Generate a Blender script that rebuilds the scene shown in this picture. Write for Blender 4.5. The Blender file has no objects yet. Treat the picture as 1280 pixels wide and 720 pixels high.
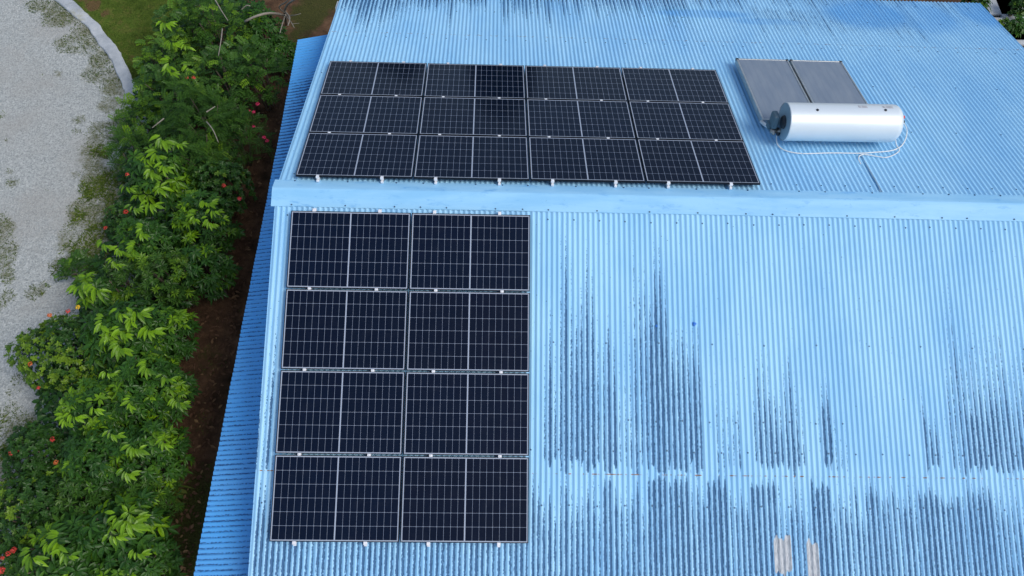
import bpy, math, random
import numpy as np
from mathutils import Matrix, Vector, Euler

rng = np.random.default_rng(11)
random.seed(11)
R_ = math.radians
S = bpy.context.scene
COL = S.collection

# ------------------------------------------------------------ camera, sky, sun
W, H, F = 1280, 720, 1006.35
CAM = np.array([2.8805, -6.9618, 9.7792])
CROT = (R_(28.7388), R_(-1.9194), R_(0.1012))
cd = bpy.data.cameras.new('camera')
cam = bpy.data.objects.new('camera', cd)
COL.objects.link(cam)
cam.location = CAM
cam.rotation_euler = CROT
cd.sensor_width = 36
cd.lens = F / W * 36
cd.clip_start = 0.1
cd.clip_end = 1000
S.camera = cam

SUN_EL, SUN_AZ = 52, 118          # azimuth clockwise from +y
wd = bpy.data.worlds.new('World')
S.world = wd
wd.use_nodes = True
nt = wd.node_tree
bg = nt.nodes['Background']
sky = nt.nodes.new('ShaderNodeTexSky')
sky.sky_type = 'NISHITA'
sky.sun_disc = False
sky.sun_elevation = R_(SUN_EL)
sky.sun_rotation = R_(SUN_AZ)
sky.air_density = 1.0
sky.dust_density = 2.0
nt.links.new(sky.outputs[0], bg.inputs[0])
bg.inputs[1].default_value = 0.12
sl = bpy.data.lights.new('sun', 'SUN')
sun = bpy.data.objects.new('sun', sl)
COL.objects.link(sun)
sl.energy = 1.3
sl.angle = R_(24)
sl.color = (1.0, 0.96, 0.9)
_d = Vector((math.sin(R_(SUN_AZ)) * math.cos(R_(SUN_EL)), math.cos(R_(SUN_AZ)) * math.cos(R_(SUN_EL)), math.sin(R_(SUN_EL))))
sun.rotation_euler = _d.to_track_quat('Z', 'Y').to_euler()
S.view_settings.view_transform = 'Standard'
S.view_settings.look = 'None'
S.view_settings.gamma = 1
S.view_settings.exposure = 0.38
S.view_settings.use_curve_mapping = False

# ------------------------------------------------------------ survey of the place
PITCH = 0.30397                   # roof pitch (rad), ridge along x at y=0, z=0
CP, SP = math.cos(PITCH), math.sin(PITCH)
GZ = -4.5                         # ground level
XL, XR = -0.275, 13.33            # gable edges
S_LOW, S_UP = 6.4, 7.1            # slope lengths
RM = np.array(Euler(CROT, 'XYZ').to_matrix())


def ray(u, v):
    return RM @ np.array([(u - W / 2) / F, -(v - H / 2) / F, -1.0])


def ground_at(u, v, z=GZ):
    d = ray(u, v)
    return CAM + (z - CAM[2]) / d[2] * d


def roof_at(u, v, side, h=0.0):   # -> x, s (metres down the slope from the ridge)
    d = ray(u, v)
    n = np.array([0, -SP if side == 'L' else SP, CP])
    P = CAM + (h - CAM @ n) / (d @ n) * d
    return P[0], (-(P[1]) * CP - P[2] * SP) if side == 'L' else (P[1] * CP - P[2] * SP)


ML = Matrix.Rotation(PITCH, 4, 'X')    # lower slope frame: local (x, -s, h)
MU = Matrix.Rotation(-PITCH, 4, 'X')   # upper slope frame: local (x, +s, h)

# ------------------------------------------------------------ helpers
def link(o, parent=None):
    COL.objects.link(o)
    if parent is not None:
        o.parent = parent
    return o


def tag(o, label=None, cat=None, group=None, kind=None):
    if label: o['label'] = label
    if cat: o['category'] = cat
    if group: o['group'] = group
    if kind: o['kind'] = kind
    return o


def empty(name, loc=(0, 0, 0), M=None, parent=None):
    o = bpy.data.objects.new(name, None)
    o.empty_display_size = 0.2
    link(o, parent)
    if M is not None: o.matrix_local = M
    else: o.location = loc
    return o


class MB:
    """collects shapes; build() links them as ONE mesh object"""
    def __init__(s):
        s.v, s.idx, s.cnt, s.mi, s.sm = [], [], [], [], []
        s.n = 0
        s.attr = {}

    def add(s, verts, faces, mi=0, smooth=False, attrs=None):
        verts = np.asarray(verts, float).reshape(-1, 3)
        b = s.n
        s.v.append(verts); s.n += len(verts)
        if isinstance(faces, np.ndarray):
            s.idx.append((faces + b).ravel()); s.cnt.append(np.full(len(faces), faces.shape[1]))
            k = len(faces)
        else:
            s.idx.append(np.array([i + b for f in faces for i in f])); s.cnt.append(np.array([len(f) for f in faces]))
            k = len(faces)
        s.mi.append(np.full(k, mi)); s.sm.append(np.full(k, smooth))
        for a, val in (attrs or {}).items():
            s.attr.setdefault(a, []).append((b, np.broadcast_to(np.asarray(val, float), (len(verts),))))

    def box(s, c, d, mi=0, M=None, bev=0.0):
        c = np.array(c, float); x, y, z = np.array(d, float) / 2
        if bev > 0:
            q = min(bev, x * .9, y * .9, z * .9)
            V = []
            for sx in (-1, 1):
                for sy in (-1, 1):
                    for sz in (-1, 1):
                        V += [(sx * x, sy * (y - q), sz * (z - q)), (sx * (x - q), sy * y, sz * (z - q)), (sx * (x - q), sy * (y - q), sz * z)]
            V = np.array(V)
            def I(a, b, c_, k): return (((a > 0) * 4 + (b > 0) * 2 + (c_ > 0)) * 3 + k)
            Fs = []
            for sg in (-1, 1):
                for k in range(3):
                    q4 = [(-1, -1), (1, -1), (1, 1), (-1, 1)]
                    f = []
                    for a, b in q4:
                        t = [a, b]; t.insert(k, sg)
                        f.append(I(*t, k))
                    Fs.append(f)
            for k in range(3):
                o = [i for i in range(3) if i != k]
                for a in (-1, 1):
                    for b in (-1, 1):
                        f = []
                        for e, kk in ((-1, 0), (1, 0), (1, 1), (-1, 1)):
                            t = [0, 0, 0]; t[k] = e; t[o[0]] = a; t[o[1]] = b
                            f.append(I(*t, o[kk]))
                        Fs.append(f)
            for a in (-1, 1):
                for b in (-1, 1):
                    for e in (-1, 1):
                        Fs.append([I(a, b, e, 0), I(a, b, e, 1), I(a, b, e, 2)])
            F2 = []
            for f in Fs:
                p = V[f]; n = np.cross(p[1] - p[0], p[2] - p[0])
                F2.append(f if n @ p.mean(0) > 0 else f[::-1])
            Fs = F2
        else:
            V = np.array([(a * x, b * y, e * z) for a in (-1, 1) for b in (-1, 1) for e in (-1, 1)])
            Fs = [[0, 1, 3, 2], [4, 6, 7, 5], [0, 4, 5, 1], [2, 3, 7, 6], [0, 2, 6, 4], [1, 5, 7, 3]]
        V = V + c
        if M is not None:
            V = V @ np.array(M.to_3x3()).T + np.array(M.translation)
        s.add(V, Fs, mi)

    def tube(s, pts, r, n=8, mi=0, caps=True):
        pts = np.asarray(pts, float); m = len(pts)
        r = np.broadcast_to(np.asarray(r, float), (m,))
        t = np.gradient(pts, axis=0); t /= np.linalg.norm(t, axis=1)[:, None] + 1e-12
        ref = np.array([0, 0, 1.0]) if abs(t[0][2]) < .9 else np.array([1.0, 0, 0])
        a = np.cross(t, ref); a /= np.linalg.norm(a, axis=1)[:, None] + 1e-9
        b = np.cross(t, a)
        th = np.linspace(0, 2 * math.pi, n, endpoint=False)
        V = pts[:, None] + r[:, None, None] * (np.cos(th)[None, :, None] * a[:, None] + np.sin(th)[None, :, None] * b[:, None])
        i = np.arange(m - 1)[:, None] * n; j = np.arange(n)[None]; k = (j + 1) % n
        Fq = np.stack([i + j, i + k, i + n + k, i + n + j], -1).reshape(-1, 4)
        fs = [list(f) for f in Fq]
        if caps: fs += [list(range(n))[::-1], list(range((m - 1) * n, m * n))]
        s.add(V.reshape(-1, 3), fs, mi, True)

    def lathe(s, prof, M, n=32, mi=0, smooth=True):
        """prof: (radius, along axis x) pairs, around local x"""
        prof = np.array(prof, float); m = len(prof)
        th = np.linspace(0, 2 * math.pi, n, endpoint=False)
        V = np.stack([np.repeat(prof[:, 1], n), (prof[:, 0][:, None] * np.cos(th)).ravel(), (prof[:, 0][:, None] * np.sin(th)).ravel()], -1)
        V = V @ np.array(M.to_3x3()).T + np.array(M.translation)
        i = np.arange(m - 1)[:, None] * n; j = np.arange(n)[None]; k = (j + 1) % n
        s.add(V, np.stack([i + j, i + n + j, i + n + k, i + k], -1).reshape(-1, 4), mi, smooth)

    def build(s, name, mats, parent=None, M=None, loc=None):
        me = bpy.data.meshes.new(name)
        V = np.concatenate(s.v); idx = np.concatenate(s.idx).astype(np.int32); cnt = np.concatenate(s.cnt).astype(np.int32)
        me.vertices.add(len(V)); me.vertices.foreach_set('co', V.astype(np.float32).ravel())
        me.loops.add(len(idx)); me.loops.foreach_set('vertex_index', idx)
        me.polygons.add(len(cnt))
        st = np.concatenate([[0], np.cumsum(cnt)[:-1]]).astype(np.int32)
        me.polygons.foreach_set('loop_start', st)
        me.polygons.foreach_set('loop_total', cnt)
        me.polygons.foreach_set('material_index', np.concatenate(s.mi).astype(np.int32))
        me.polygons.foreach_set('use_smooth', np.concatenate(s.sm))
        for a, L in s.attr.items():
            arr = np.zeros(len(V), np.float32)
            for b, val in L: arr[b:b + len(val)] = val
            at = me.attributes.new(a, 'FLOAT', 'POINT'); at.data.foreach_set('value', arr)
        if not isinstance(mats, (list, tuple)): mats = [mats]
        for m in mats: me.materials.append(m)
        me.update(); me.validate()
        o = bpy.data.objects.new(name, me)
        link(o, parent)
        if M is not None: o.matrix_local = M
        if loc is not None: o.location = loc
        return o


# ---- value noise on arrays (for shapes, not shading)
def vnoise(x, y, seed=0):
    xi = np.floor(x).astype(int); yi = np.floor(y).astype(int); fx = x - xi; fy = y - yi
    fx = fx * fx * (3 - 2 * fx); fy = fy * fy * (3 - 2 * fy)
    def h(a, b):
        n = (a * 374761393 + b * 668265263 + seed * 974711) & 0x7fffffff
        n = ((n ^ (n >> 13)) * 1274126177) & 0x7fffffff
        return ((n ^ (n >> 16)) & 0xffff) / 65535.0
    return (h(xi, yi) * (1 - fx) + h(xi + 1, yi) * fx) * (1 - fy) + (h(xi, yi + 1) * (1 - fx) + h(xi + 1, yi + 1) * fx) * fy


def fbm(x, y, seed=0, o=4):
    t = 0; a = .5
    for k in range(o):
        t = t + a * vnoise(x * 2 ** k, y * 2 ** k, seed + k); a *= .5
    return t


# ---- node helper
class NT:
    def __init__(s, name):
        s.m = bpy.data.materials.new(name); s.m.use_nodes = True
        s.t = s.m.node_tree; s.b = s.t.nodes['Principled BSDF']; s.out = s.t.nodes['Material Output']

    def n(s, typ, **kw):
        nd = s.t.nodes.new(typ)
        for k, v in kw.items(): setattr(nd, k, v)
        return nd

    def put(s, sock, v):
        if isinstance(v, bpy.types.NodeSocket): s.t.links.new(v, sock)
        elif isinstance(v, (tuple, list)) and len(v) == 3 and sock.type == 'RGBA': sock.default_value = (*v, 1)
        else: sock.default_value = v

    def math(s, op, a, b=None, c=None, clamp=False):
        nd = s.n('ShaderNodeMath', operation=op, use_clamp=clamp)
        for i, v in enumerate((a, b, c)):
            if v is not None: s.put(nd.inputs[i], v)
        return nd.outputs[0]

    def mix(s, f, a, b, mode='MIX'):
        nd = s.n('ShaderNodeMix', data_type='RGBA', blend_type=mode)
        s.put(nd.inputs[0], f); s.put(nd.inputs[6], a); s.put(nd.inputs[7], b)
        return nd.outputs[2]

    def coord(s, which='Object'):
        return s.n('ShaderNodeTexCoord').outputs[which]

    def mapping(s, v, scale=(1, 1, 1), loc=(0, 0, 0)):
        nd = s.n('ShaderNodeMapping'); s.put(nd.inputs[0], v)
        nd.inputs['Scale'].default_value = scale; nd.inputs['Location'].default_value = loc
        return nd.outputs[0]

    def noise(s, v, scale, detail=3, rough=.55, dist=0.0):
        nd = s.n('ShaderNodeTexNoise'); s.put(nd.inputs['Vector'], v)
        nd.inputs['Scale'].default_value = scale; nd.inputs['Detail'].default_value = detail
        nd.inputs['Roughness'].default_value = rough; nd.inputs['Distortion'].default_value = dist
        return nd.outputs[0]

    def voro(s, v, scale, feat='F1', out='Distance'):
        nd = s.n('ShaderNodeTexVoronoi', feature=feat); s.put(nd.inputs['Vector'], v)
        nd.inputs['Scale'].default_value = scale
        return nd.outputs[out]

    def ramp(s, f, stops, interp='LINEAR'):
        nd = s.n('ShaderNodeValToRGB'); s.put(nd.inputs[0], f)
        cr = nd.color_ramp; cr.interpolation = interp
        while len(cr.elements) < len(stops): cr.elements.new(.5)
        for e, (p, c) in zip(cr.elements, stops):
            e.position = p; e.color = (*c, 1) if isinstance(c, (tuple, list)) else (c, c, c, 1)
        return nd.outputs[0]

    def step(s, f, lo, hi):
        nd = s.n('ShaderNodeMapRange', interpolation_type='SMOOTHSTEP'); s.put(nd.inputs[0], f)
        s.put(nd.inputs[1], lo); s.put(nd.inputs[2], hi)
        return nd.outputs[0]

    def attr(s, name):
        return s.n('ShaderNodeAttribute', attribute_name=name).outputs['Fac']

    def sep(s, v):
        nd = s.n('ShaderNodeSeparateXYZ'); s.put(nd.inputs[0], v); return nd.outputs

    def comb(s, x, y, z=0.0):
        nd = s.n('ShaderNodeCombineXYZ')
        for i, v in enumerate((x, y, z)): s.put(nd.inputs[i], v)
        return nd.outputs[0]

    def bump(s, h, strength=.3, dist=.01):
        nd = s.n('ShaderNodeBump'); s.put(nd.inputs['Height'], h)
        nd.inputs['Strength'].default_value = strength; nd.inputs['Distance'].default_value = dist
        s.t.links.new(nd.outputs[0], s.b.inputs['Normal'])

    def set(s, **kw):
        names = dict(base='Base Color', rough='Roughness', metal='Metallic', spec='Specular IOR Level', coat='Coat Weight', coatr='Coat Roughness', ior='IOR', alpha='Alpha')
        for k, v in kw.items(): s.put(s.b.inputs[names[k]], v)
        return s


# ------------------------------------------------------------ materials
PWAVE = 0.0762


def roof_material(name, light, mid, dark, dirt=0.0):
    m = NT(name)
    co = m.coord(); x, y, z = m.sep(co)
    wave = m.math('COSINE', m.math('MULTIPLY', x, 2 * math.pi / PWAVE))
    D = m.attr('stain')
    rib = m.math('ROUND', m.math('DIVIDE', m.math('ADD', x, PWAVE / 2), PWAVE))
    per = m.noise(m.comb(m.math('MULTIPLY', rib, 3.17), m.math('MULTIPLY', y, 0.55)), 1.0, 2, .6)
    strk = m.noise(m.mapping(co, (75, 3.2, 1)), 1.0, 3, .65)
    fine = m.noise(m.mapping(co, (62, 30, 1)), 1.0, 4, .72)
    flk = m.noise(m.mapping(co, (48, 7.5, 1), (3, 7, 0)), 1.0, 4, .7)
    wav2 = m.math('COSINE', m.math('ADD', m.math('MULTIPLY', x, 2 * math.pi / PWAVE), .55))
    v = m.math('ADD', D, m.math('MULTIPLY', wav2, -0.60))
    v = m.math('ADD', v, m.math('MULTIPLY', m.math('SUBTRACT', per, .5), .75))
    v = m.math('ADD', v, m.math('ADD', m.math('MULTIPLY', m.math('SUBTRACT', strk, .5), .7), m.math('MULTIPLY', m.math('SUBTRACT', flk, .5), 1.5)))
    v = m.math('ADD', v, m.math('MULTIPLY', m.math('SUBTRACT', fine, .5), 2.5))
    mask = m.step(v, .42, .64)
    big = m.noise(m.mapping(co, (1.1, .45, 1)), 1.0, 4, .6)
    med = m.noise(m.mapping(co, (14, 1.2, 1)), 1.0, 3, .6)
    base = m.mix(m.math('MULTIPLY', m.step(big, .35, .7), .55), light, mid)
    base = m.mix(m.math('MULTIPLY', m.step(med, .5, .8), .30), base, mid)
    # chalked crests
    grime = m.math('MULTIPLY', m.step(m.math('MULTIPLY', wave, -1.0), -.2, 1.0), .30)
    base = m.mix(grime, base, mid)
    # faint mildew film around the heavy streaks
    film = m.math('MULTIPLY', m.step(m.math('ADD', D, m.math('MULTIPLY', m.math('ADD', strk, per), .35)), .35, .95), m.math('ADD', .16, m.math('MULTIPLY', wav2, -.14)))
    base = m.mix(film, base, m.mix(.5, mid, dark))
    dk = m.mix(m.noise(m.mapping(co, (40, 5, 1)), 1.0, 3), dark, m.mix(.28, dark, mid))
    base = m.mix(mask, base, dk)
    sm_ = m.math('MULTIPLY', m.attr('smear'), m.math('ADD', .45, m.math('MULTIPLY', big, .8)))
    base = m.mix(m.step(sm_, .15, .9), base, (.125, .41, .78))
    # small spots of dirt
    sp = m.voro(m.mapping(co, (7, 7, 1)), 1.0)
    spn = m.noise(co, 60, 2)
    base = m.mix(m.step(m.math('ADD', sp, m.math('MULTIPLY', spn, .05)), .075, .06), base, (.04, .12, .24))
    # bare metal patches
    pt = m.attr('patch')
    pm = m.step(m.math('ADD', pt, m.math('MULTIPLY', m.math('SUBTRACT', strk, .5), .5)), .48, .56)
    pc = m.ramp(m.noise(m.mapping(co, (60, 9, 1)), 1.0, 4, .7), [(.3, (.24, .27, .30)), (.5, (.46, .49, .51)), (.7, (.68, .71, .71))])
    base = m.mix(pm, base, pc)
    # rust on the cut edge of the overlap
    ru = m.attr('rust')
    rn = m.noise(m.mapping(co, (9, 2, 1)), 1.0, 3, .7)
    base = m.mix(m.math('MULTIPLY', ru, m.step(rn, .5, .58)), base, (.30, .12, .035))
    m.set(base=base, rough=m.math('ADD', .42, m.math('MULTIPLY', mask, .25)), spec=.35)
    m.bump(fine, .08, .003)
    return m.m


M_ROOF = roof_material('painted_corrugated_iron', (.36, .67, .90), (.205, .50, .81), (.013, .066, .17))
M_LEAN = roof_material('lean_to_iron', (.10, .44, .88), (.15, .42, .77), (.016, .075, .23))


def simple(name, base, rough=.5, metal=0.0, spec=.5, noise=None, coat=0.0, bump=None):
    m = NT(name)
    if noise:
        sc, amt, col2 = noise
        co = m.coord()
        base = m.mix(m.math('MULTIPLY', m.step(m.noise(co, sc, 5, .65), .38, .68), amt), base, col2)
    m.set(base=base, rough=rough, metal=metal, spec=spec, coat=coat)
    if bump: m.bump(m.noise(m.coord(), bump[0], 4), bump[1], bump[2])
    return m.m


m = NT('ridge_cap_paint')
co = m.coord()
b = m.mix(m.step(m.noise(m.mapping(co, (.8, 5, 5)), 1.0, 4, .6), .35, .7), (.335, .65, .89), (.26, .57, .84))
b = m.mix(m.math('MULTIPLY', m.step(m.noise(m.mapping(co, (3.0, 9, 9), (4, 1, 0)), 1.0, 5, .7), .55, .72), .6), b, (.13, .40, .76))
b = m.mix(m.step(m.noise(m.mapping(co, (22, 22, 22)), 1.0, 3, .7), .70, .76), b, (.07, .22, .42))
m.set(base=b, rough=.42, spec=.35)
m.bump(m.noise(m.mapping(co, (2, 6, 6)), 1.0, 3), .25, .02)
M_CAP = m.m

M_SCREW = simple('screw_washer', (.06, .12, .22), .5, .3)
M_BLACKALU = simple('black_anodised', (.012, .014, .02), .35, .6)
M_ALU = simple('mill_aluminium', (.86, .87, .88), .4, .2)
M_ALU2 = simple('collector_frame_aluminium', (.50, .53, .54), .42, .7, noise=(9, .5, (.33, .36, .37)))
M_WALL = simple('cream_render', (.55, .50, .40), .85, noise=(2.5, .5, (.42, .38, .30)))
M_FASCIA = simple('fascia_paint', (.50, .55, .58), .6)
M_RUBBER = simple('black_rubber', (.012, .018, .028), .45)
M_HOSE = simple('white_hose', (.80, .82, .80), .4)
M_CABLE = simple('grey_conduit', (.30, .45, .58), .45)
M_DARKBOX = simple('grey_plastic_shroud', (.10, .17, .21), .5)
M_BRASS = simple('tarnished_fitting', (.42, .40, .36), .35, .7)
M_RED = simple('red_cap', (.75, .06, .05), .4)
M_TANKEND = simple('tank_end_shaded', (.30, .42, .50), .4, .15)  # grey end disc, the darker blue of its shaded side put into the colour
m = NT('tank_enamel')
co = m.coord()
b = m.mix(m.math('MULTIPLY', m.step(m.noise(m.mapping(co, (1, 3, 3)), 1.5, 4), .4, .7), .25), (.74, .81, .83), (.64, .71, .74))
m.set(base=b, rough=.42, metal=.22, spec=.5)
M_TANK = m.m
M_STICKER = simple('silver_sticker', (.62, .64, .66), .4)
M_INK = simple('sticker_ink', (.22, .24, .28), .6)
m = NT('collector_glass')
co = m.coord()
lines = m.math('COSINE', m.math('MULTIPLY', m.sep(co)[0], 2 * math.pi / .11))
n1 = m.noise(m.mapping(co, (6, 1.4, 1)), 1.0, 4, .6)
b = m.ramp(n1, [(.3, (.165, .215, .285)), (.7, (.235, .28, .335))])  # grey sky reflection put into the glass base colour
b = m.mix(m.math('MULTIPLY', m.step(lines, .3, 1), .12), b, (.12, .14, .19))
sm = m.noise(m.mapping(co, (8, 8, 1), (3, 2, 0)), 1.0, 5, .7)
yy = m.sep(co)[1]
b = m.mix(m.math('MULTIPLY', m.step(sm, .66, .70), m.step(yy, .80, .95)), b, (.02, .02, .025))
m.set(base=b, rough=.45, spec=.5, coat=.15, coatr=.12)
M_CGLASS = m.m

# solar cell face: 18 x 6 half cells, white backsheet lines
m = NT('solar_cells')
co = m.coord(); x, y, z = m.sep(co)
HX, HY = 0.861 - .011, 0.567 - .011
edge, mid = .013, .008
cw = (HX - edge - mid) / 9
ch = 2 * (HY - edge) / 6
ax = m.math('ABSOLUTE', x)
t = m.math('DIVIDE', m.math('SUBTRACT', ax, mid), cw)
ft = m.math('FRACT', t)
dx = m.math('MULTIPLY', m.math('MINIMUM', ft, m.math('SUBTRACT', 1.0, ft)), cw)
ty = m.math('DIVIDE', m.math('ADD', y, HY - edge), ch)
fy = m.math('FRACT', ty)
dy = m.math('MULTIPLY', m.math('MINIMUM', fy, m.math('SUBTRACT', 1.0, fy)), ch)
gx = m.math('LESS_THAN', dx, .0018)
gy = m.math('LESS_THAN', dy, .0020)
dia = m.math('LESS_THAN', m.math('ADD', dx, dy), .0095)
out = m.math('MAXIMUM', m.math('LESS_THAN', ax, mid), m.math('MAXIMUM', m.math('GREATER_THAN', ax, HX - edge), m.math('GREATER_THAN', m.math('ABSOLUTE', y), HY - edge)))
lin = m.math('MAXIMUM', m.math('MAXIMUM', gx, gy), dia)
cell = m.noise(m.comb(m.math('FLOOR', m.math('DIVIDE', x, cw)), m.math('FLOOR', ty)), 1.7, 1)
oi = m.n('ShaderNodeObjectInfo').outputs['Random']
cb = m.mix(cell, (.0015, .0050, .016), (.0022, .0075, .024))
cb = m.mix(m.math('MULTIPLY', oi, .5), cb, (.003, .005, .013))
bb = m.math('LESS_THAN', m.math('ABSOLUTE', m.math('SUBTRACT', m.math('FRACT', m.math('MULTIPLY', ty, 9)), .5)), .03)
cb = m.mix(m.math('MULTIPLY', bb, .25), cb, (.05, .055, .07))
b = m.mix(lin, cb, (.23, .27, .34))
b = m.mix(out, b, (.37, .42, .50))
dust = m.step(m.noise(m.mapping(co, (5, 5, 1)), 1.0, 5, .7), .45, .8)
b = m.mix(m.math('MULTIPLY', dust, .012), b, (.35, .36, .36))
m.set(base=b, rough=.10, spec=.20, ior=1.45)
M_CELL = m.m


def leaf_mat(name, old, midc, new, trans=.25, rough=.38):
    m = NT(name)
    t = m.attr('tint')
    c = m.ramp(t, [(0, old), (.5, midc), (1, new)])
    co = m.coord()
    c = m.mix(m.math('MULTIPLY', m.step(m.noise(co, 5, 3), .4, .7), .35), c, m.mix(.5, c, old))
    m.set(base=c, rough=rough, spec=.3)
    tr = m.n('ShaderNodeBsdfTranslucent'); m.put(tr.inputs[0], c)
    ms = m.n('ShaderNodeMixShader'); ms.inputs[0].default_value = trans
    m.t.links.new(m.b.outputs[0], ms.inputs[1]); m.t.links.new(tr.outputs[0], ms.inputs[2])
    m.t.links.new(ms.outputs[0], m.out.inputs['Surface'])
    return m.m


M_BROAD = leaf_mat('broad_leaf', (.014, .050, .013), (.044, .135, .014), (.22, .42, .010))
M_SMALL = leaf_mat('small_leaf', (.014, .048, .013), (.042, .120, .016), (.19, .32, .018))
M_FINE = leaf_mat('fine_leaf', (.020, .062, .012), (.062, .155, .020), (.17, .32, .016))
M_GRASS = leaf_mat('grass_blade', (.042, .070, .008), (.090, .155, .014), (.18, .22, .03), .15, .6)
M_LITTER = leaf_mat('dry_leaf', (.07, .034, .018), (.16, .085, .045), (.34, .22, .10), .05, .7)
M_STEM = simple('bark', (.13, .10, .075), .85, noise=(18, .6, (.06, .045, .035)))
M_PALEBARK = simple('pale_dead_wood', (.30, .27, .22), .85, noise=(14, .6, (.16, .14, .11)))
M_FLOWER = simple('red_petal', (.55, .05, .035), .55)
M_ORANGE = simple('orange_petal', (.62, .15, .035), .55)
M_PINK = simple('crimson_petal', (.62, .030, .11), .5)
M_YELLOW = simple('yellow_petal', (.85, .55, .03), .5)
m = NT('weathered_concrete')
co = m.coord()
b = m.ramp(m.noise(co, 3.0, 6, .65), [(.3, (.34, .37, .39)), (.55, (.47, .50, .51)), (.75, (.57, .58, .57))])
b = m.mix(m.math('MULTIPLY', m.step(m.noise(m.mapping(co, (1, 1, 1), (5, 3, 0)), 2.2, 5, .7), .55, .72), .7), b, (.33, .33, .22))
b = m.mix(m.step(m.noise(co, 55, 3), .62, .72), b, (.18, .19, .2))
m.set(base=b, rough=.9, spec=.2); m.bump(m.noise(co, 40, 5), .5, .01)
M_CONC = m.m
m = NT('soil')
co = m.coord()
n = m.noise(co, 2.2, 7, .68)
b = m.ramp(n, [(.32, (.036, .023, .014)), (.5, (.098, .056, .032)), (.68, (.19, .11, .062))])
moss_shade = m.attr('moss_shade')  # mossy ground, plus tree shade painted in at the far end
b = m.mix(m.step(m.math('ADD', moss_shade, m.math('MULTIPLY', m.math('SUBTRACT', m.noise(co, 7, 5, .7), .5), 1.0)), .35, .75), b, m.ramp(m.noise(co, 45, 3), [(.3, (.026, .030, .008)), (.7, (.085, .088, .024))]))
b = m.mix(m.step(m.noise(co, 38, 4, .7), .66, .72), b, (.12, .085, .05))
m.set(base=b, rough=.95, spec=.15); m.bump(m.noise(co, 16, 6, .7), .8, .05)
M_SOIL = m.m
m = NT('fine_gravel')
co = m.coord()
peb = m.n('ShaderNodeTexVoronoi'); m.put(peb.inputs['Vector'], co); peb.inputs['Scale'].default_value = 38
pebc = m.sep(peb.outputs['Color'])[0]
pv = m.math('ADD', m.math('MULTIPLY', pebc, .55), m.math('MULTIPLY', m.noise(co, 24, 5, .75), .45))
b = m.ramp(pv, [(.15, (.25, .27, .26)), (.42, (.37, .39, .37)), (.62, (.43, .45, .425)), (.85, (.55, .57, .54))])
b = m.mix(m.math('MULTIPLY', m.step(m.noise(co, .7, 5, .6), .42, .68), .5), b, (.36, .35, .315))
w = m.attr('weed')
wn = m.math('ADD', m.math('MULTIPLY', m.noise(co, 5, 6, .8), .6), m.math('MULTIPLY', m.noise(co, 26, 4, .8), .4))
wm = m.step(m.math('ADD', w, m.math('MULTIPLY', m.math('SUBTRACT', wn, .5), 3.0)), .36, 1.25)
wc = m.ramp(m.noise(co, 30, 5, .7), [(.3, (.050, .058, .014)), (.5, (.105, .110, .032)), (.7, (.20, .19, .09))])
b = m.mix(m.math('MULTIPLY', wm, .85), b, wc)
b = m.mix(m.step(m.noise(m.mapping(co, (1, 1, 1), (7, 2, 0)), 17, 4, .7), .68, .73), b, (.14, .13, .10))
m.set(base=b, rough=.95, spec=.2); m.bump(m.math('ADD', peb.outputs['Distance'], m.noise(co, 60, 3)), .7, .012)
M_GRAVEL = m.m
m = NT('lawn_soil')
co = m.coord()
b = m.ramp(m.noise(co, 5, 6, .7), [(.3, (.050, .085, .010)), (.5, (.09, .14, .018)), (.7, (.15, .14, .035))])
br = m.attr('bare')
b = m.mix(m.step(m.math('ADD', br, m.math('MULTIPLY', m.math('SUBTRACT', m.noise(co, 6, 5), .5), 1.2)), .4, .8), b, (.13, .085, .035))
m.set(base=b, rough=.95, spec=.15); m.bump(m.noise(co, 60, 4), .8, .03)
M_LAWN = m.m
M_PAVING = M_CONC

# ------------------------------------------------------------ the ground
def grid_mesh(xs, ys, zf, attrs=None):
    X, Y = np.meshgrid(xs, ys)
    V = np.stack([X, Y, zf(X, Y)], -1).reshape(-1, 3)
    nx, ny = len(xs), len(ys)
    i = (np.arange(ny - 1)[:, None] * nx + np.arange(nx - 1)[None]).ravel()
    return V, np.stack([i, i + 1, i + nx + 1, i + nx], -1)


def blobs(P, L):
    """soft union of elliptical patches given as (x, y, rx, ry, strength)"""
    D = np.zeros(len(P))
    for x, y, rx, ry, st in L:
        q = ((P[:, 0] - x) / rx) ** 2 + ((P[:, 1] - y) / ry) ** 2
        D = np.maximum(D, st * np.clip(1.5 - q, 0, 1.1) / 1.1)
    return D


def gpx(u, v, z=GZ): return ground_at(u, v, z)[:2]


mossShadeL = []
for u, v, r, st in [(235, 640, 30, .8), (230, 690, 36, .9), (255, 600, 22, .6), (260, 450, 24, .5), (250, 520, 20, .4), (330, 240, 14, .3), (1260, 10, 60, .9), (215, 715, 40, .8), (385, 18, 36, .8), (400, -5, 40, .8), (370, 50, 26, .7)]:  # blobs by the lean-to's far end paint tree shade into soil, rest mossy
    g = gpx(u, v); mossShadeL.append((g[0], g[1], r / 70, r / 70 * 1.3, st))
xs = np.concatenate([np.linspace(-90, -10, 9), np.linspace(-9, 0.4, 130), np.linspace(1.2, 13, 12), np.linspace(13.4, 22, 60), np.linspace(26, 110, 9)])
ys = np.concatenate([np.linspace(-90, -9, 9), np.linspace(-8, 13, 190), np.linspace(15, 120, 14)])
V, Fq = grid_mesh(xs, ys, lambda X, Y: GZ - .03 + .07 * (fbm(X * 1.7, Y * 1.7, 3) - .47))
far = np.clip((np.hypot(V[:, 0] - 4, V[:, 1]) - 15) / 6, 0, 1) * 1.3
mb = MB(); mb.add(V, Fq, 0, True, {'moss_shade': np.maximum(blobs(V, mossShadeL), far)})
tag(mb.build('ground', M_SOIL), kind='structure')

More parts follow.
